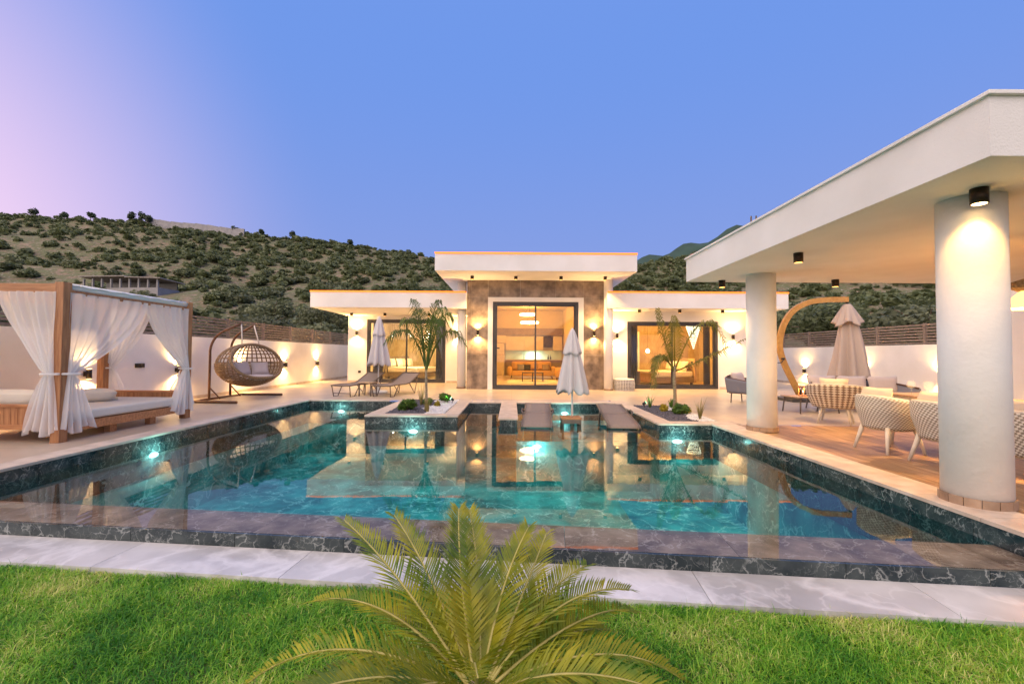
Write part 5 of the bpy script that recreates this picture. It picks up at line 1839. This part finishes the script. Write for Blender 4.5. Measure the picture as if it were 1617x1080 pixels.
# --- sago cycad on the lawn
def cycad():
    c = empty('sago_cycad', (-.13, 1.92, -.31), 0, 'large yellow-green sago cycad with stiff arching fronds on the lawn', 'cycad')
    MB().lathe([(.10, 0), (.14, .05), (.13, .13), (.07, .19), (.02, .22)], 18).build('trunk', 'cycad_trunk', c, True)
    fr_list = [  # azimuth (0 = +x, 90 = away), start elevation, length, bend
        (154, 47, 1.04, 32), (135, 49, .92, 26), (113, 54, .80, 14), (90, 53, .79, 12), (72, 54, .74, 24), (56, 45, .86, 36), (42, 40, .86, 48),
        (160, 40, .95, 60), (36, 42, .90, 60), (22, 34, .95, 64), (8, 28, .95, 66), (172, 27, 1.10, 66), (180, 18, .92, 56),
        (-8, 22, .88, 52), (192, 24, .88, 58), (-60, 50, .75, 60), (-120, 50, .75, 60), (-90, 62, .7, 45), (-30, 40, .8, 60), (-150, 40, .8, 60), (142, 34, .7, 60), (30, 26, .72, 50)]
    for k, (az, el_, L, bend) in enumerate(fr_list):
        g_ = random.Random(k + 50)
        az_, n_ = R(az + g_.uniform(-4, 4)), 26
        h_ = Vector((math.cos(az_), math.sin(az_), 0))
        pos = Vector((0, 0, .17)) + h_ * .03
        pts_ = [pos.copy()]
        twist = g_.uniform(-.9, .9)
        for i in range(n_):
            e_ = R(el_ - bend * ((i + 1) / n_) ** 1.3)
            h_ = (Matrix.Rotation(R(twist), 3, 'Z') @ h_)
            pos = pos + (h_ * math.cos(e_) + Vector((0, 0, math.sin(e_)))) * (L / n_)
            pts_.append(pos.copy())
        f_ = MB().tube(pts_, [.0075 * (1 - .8 * i / n_) + .0015 for i in range(n_ + 1)], 6).build('frond', 'cycad_rib', c, True)
        mb = MB()
        m_ = 58
        side0 = Vector((-h_.y, h_.x, 0))
        for i in range(m_):
            t_ = .10 + .90 * (i + .5) / m_
            x_ = t_ * n_
            i0 = min(int(x_), n_ - 1)
            c0 = pts_[i0].lerp(pts_[i0 + 1], x_ - i0)
            tan = (pts_[min(i0 + 1, n_)] - pts_[max(i0 - 1, 0)]).normalized()
            up = side0.cross(tan).normalized()
            if up.z < 0: up = -up
            ll = .195 * min(1, (t_ + .05) * 2.6) * (1 - max(0, t_ - .45) / .55 * .62)
            if t_ < .18: ll *= .7
            for sg in (-1, 1):
                q_ = g_.uniform(.82, 1.12)
                if g_.random() < .04: continue
                dv = (side0 * sg * .78 + tan * (.55 + .45 * t_ + g_.uniform(-.08, .08)) + up * (.36 + g_.uniform(-.10, .10))).normalized()
                dn = (dv - up * .30).normalized()
                b_ = c0 + dv * ll * .55 * q_
                e_ = b_ + dn * ll * .45 * q_
                wv = tan * .0066
                mb.add([c0 - wv * .7, c0 + wv * .7, b_ + wv, b_ - wv, e_], [(0, 1, 2, 3), (3, 2, 4)])
        tag(mb.build('leaflets', 'cycad_leaf', f_), kind='stuff')
cycad()

# --- small planting
def bush(loc, rad, n_, size, mat, label, seed):
    o = empty('planter_bush', loc, 0, label, 'bush')
    v, qd = leaf_cloud(n_, rad, size, seed, 8, aspect=3.2)
    v[:, 2] += rad[2] * .62
    np_mesh('foliage', v, qd, None, mat, o)
    mb = MB()
    for k in range(5):
        a = k * 1.26
        mb.tube([(0, 0, -.01), (math.cos(a) * rad[0] * .5, math.sin(a) * rad[1] * .5, rad[2] * .8)], [.008, .003], 4)
    mb.build('stems', 'bark', o)
def blades(loc, n_, h, spread, mat, label, seed, w=.010):
    o = empty('blade_plant', loc, 0, label, 'plant')
    g_ = random.Random(seed)
    for k in range(n_):
        a = g_.random() * 6.28
        s = spread * g_.uniform(.3, 1)
        hh = h * g_.uniform(.6, 1.05)
        d = Vector((math.cos(a), math.sin(a), 0))
        t_ = Vector((-d.y, d.x, 0))
        mb = MB()
        pr = []
        for i in range(6):
            u = i / 5
            c = d * (s * u ** 1.6 + .02) + Vector((0, 0, hh * u))
            ww = w * (1 - u ** 2) + .001
            pr += [c - t_ * ww, c + t_ * ww]
        mb.add(pr, [(2 * i, 2 * i + 1, 2 * i + 3, 2 * i + 2) for i in range(5)])
        mb.build('blade', mat, o)
bush((-2.38, 10.15, -.01), (.24, .24, .22), 700, .05, 'bush_green', 'low green bush on dark gravel before the feathery palm', 1)
bush((-2.1, 11.2, -.01), (.17, .17, .15), 400, .045, 'bush_green', 'small dull green bush behind the feathery palm', 2)
bush((-1.77, 11.75, .05), (.16, .16, .19), 700, .04, 'bush_green', 'upright bright green bush lit by the green spot', 3)
bush((-1.82, 10.95, -.01), (.10, .10, .10), 300, .04, 'bush_yellow', 'small yellow bush on white gravel near the green spot', 4)
blades((-2.28, 11.2, -.01), 16, .62, .12, 'dry_blade', 'tall dry yellow blades behind the feathery palm', 5)
blades((-1.86, 9.84, -.01), 22, .36, .16, 'dry_blade', 'short brownish blades at the foot of the feathery palm', 6)
bush((3.70, 9.75, -.01), (.20, .20, .20), 600, .05, 'bush_green', 'green bush at the foot of the arching palm', 11)
bush((3.48, 10.2, -.01), (.11, .11, .15), 350, .04, 'bush_yellow', 'small yellow bush next to the arching palm', 12)
bush((3.93, 10.9, -.01), (.12, .12, .18), 300, .04, 'bush_green', 'small dark green bush behind the arching palm trunk', 13)
bush((3.9, 9.9, -.01), (.13, .11, .10), 300, .04, 'bush_yellow', 'low yellow-green bush on white gravel by the dry stalks', 14)
blades((3.42, 11.0, -.01), 18, .34, .20, 'bush_green', 'green bladed plant lit by the green spot', 15)
blades((3.83, 9.05, -.01), 14, .50, .17, 'dry_blade', 'dry upright stalks on white gravel at the planter corner', 16)
def green_spot(loc, d, label):
    o = empty('garden_spot', loc, 0, label, 'garden lamp', 'green garden spots')
    MB().tube([(0, 0, -.02), (0, 0, .09)], .010, 6).build('spike', 'black', o)
    v = Vector(d).normalized()
    c = Vector((0, 0, .12))
    MB().tube([c - v * .05, c + v * .045], [.028, .038], 12).build('housing', 'black', o, True)
    MB().tube([c + v * .046, c + v * .05], .033, 12).build('lens', 'green_lens', o, True)
    light('green_light', 'SPOT', c + v * .07, 5, (.25, 1.0, .30), o, v.to_track_quat('-Z', 'Y').to_euler(), .02, 80, .6)
green_spot((-1.55, 11.6, 0), (-.6, -.15, .35), 'small green garden spot beside the bright upright bush')
green_spot((3.25, 10.9, 0), (.7, -.15, .45), 'small green garden spot at the planter beside the in-pool lounger')
# gravel
def gravel(name, regions, mat, n_, size, label, seed):
    g_ = np.random.default_rng(seed)
    V2, T2, b0 = [], [], 0
    octv = np.array([(1, 0, 0), (-1, 0, 0), (0, 1, 0), (0, -1, 0), (0, 0, .7), (0, 0, -.7)], float)
    octf = np.array([(0, 2, 4), (2, 1, 4), (1, 3, 4), (3, 0, 4), (2, 0, 5), (1, 2, 5), (3, 1, 5), (0, 3, 5)])
    for _ in range(n_):
        while True:
            r_ = regions[int(g_.integers(0, len(regions)))]
            x, y = g_.uniform(r_[0], r_[1]), g_.uniform(r_[2], r_[3])
            if len(r_) < 5 or r_[4](x, y): break
        s = size * g_.uniform(.6, 1.4, 3)
        v = (octv + g_.normal(size=(6, 3)) * .18) * s
        a = g_.uniform(0, 6.28)
        v = np.stack([v[:, 0] * math.cos(a) - v[:, 1] * math.sin(a) + x, v[:, 0] * math.sin(a) + v[:, 1] * math.cos(a) + y, v[:, 2] + g_.uniform(-.004, .016)], -1)
        V2.append(v); T2.append(octf + b0); b0 += 6
    o = np_mesh(name, np.concatenate(V2), None, np.concatenate(T2), mat)
    tag(o, label, 'gravel', None, 'stuff')
gravel('gravel', [(-2.73, -1.47, 9.64, 12.5, lambda x, y: x < -1.98 + .12 * math.sin(y * 4))], 'dark_gravel', 2600, .022, 'dark slate gravel in the planter of the feathery palm', 1)
gravel('gravel', [(-2.73, -1.47, 9.64, 12.5, lambda x, y: x > -2.0 + .12 * math.sin(y * 4))], 'white_gravel', 2400, .022, 'white gravel in the planter of the feathery palm', 2)
gravel('gravel', [(3.11, 4.05, 8.74, 11.4, lambda x, y: x < 3.72 + .1 * math.sin(y * 4))], 'dark_gravel', 2300, .022, 'dark slate gravel in the planter of the arching palm', 3)
gravel('gravel', [(3.11, 4.05, 8.74, 11.4, lambda x, y: x > 3.70 + .1 * math.sin(y * 4))], 'white_gravel', 1700, .022, 'white gravel in the planter of the arching palm', 4)

# ================================================================== GRASS
def grass():
    n_ = 230000
    g_ = np.random.default_rng(21)
    x = g_.uniform(-5.2, 4.6, n_)
    y0 = 1.0
    ymax = front(x) - .035 - .425
    y = y0 + (ymax - y0) * g_.random(n_) ** .8
    clump = .5 + .5 * np.sin(x * 5.1 + 1.3 * np.sin(y * 4)) * np.sin(y * 6.3 + 1.1 * np.sin(x * 3.7))
    h = g_.uniform(.026, .056, n_) * (.75 + .5 * clump)
    a = g_.uniform(0, 6.2832, n_)
    lean = g_.uniform(.3, 2.0, n_)
    tall = g_.random(n_) < .012
    h = np.where(tall, h * 1.9, h)
    lean = np.where(tall, lean * .6, lean)
    z0 = np.full(n_, -.315)
    dx, dy = np.cos(a), np.sin(a)
    wd_ = g_.uniform(.0013, .0030, n_)
    b0 = np.stack([x - dy * wd_, y + dx * wd_, z0], -1)
    b1 = np.stack([x + dy * wd_, y - dx * wd_, z0], -1)
    mx_, my_ = x + dx * h * lean * .35, y + dy * h * lean * .35
    m0 = np.stack([mx_ - dy * wd_ * .8, my_ + dx * wd_ * .8, z0 + h * .62], -1)
    m1 = np.stack([mx_ + dy * wd_ * .8, my_ - dx * wd_ * .8, z0 + h * .62], -1)
    tp = np.stack([x + dx * h * lean, y + dy * h * lean, z0 + h * np.maximum(.25, 1.05 - .16 * lean * lean)], -1)
    V3 = np.stack([b0, b1, m1, m0, tp], 1).reshape(-1, 3)
    i5 = np.arange(n_)[:, None] * 5
    o = np_mesh('grass', V3, i5 + np.array([[0, 1, 2, 3]]), i5 + np.array([[3, 2, 4]]), 'grass')
    tone = np.repeat(np.clip(g_.normal(.42, .22, n_) + np.where(g_.random(n_) < .06, .5, 0), 0, 1), 5).astype(np.float32)
    at = o.data.attributes.new('tone', 'FLOAT', 'POINT')
    at.data.foreach_set('value', tone)
    tag(o, 'thick green lawn grass in front of the pool', 'grass', None, 'stuff')
grass()
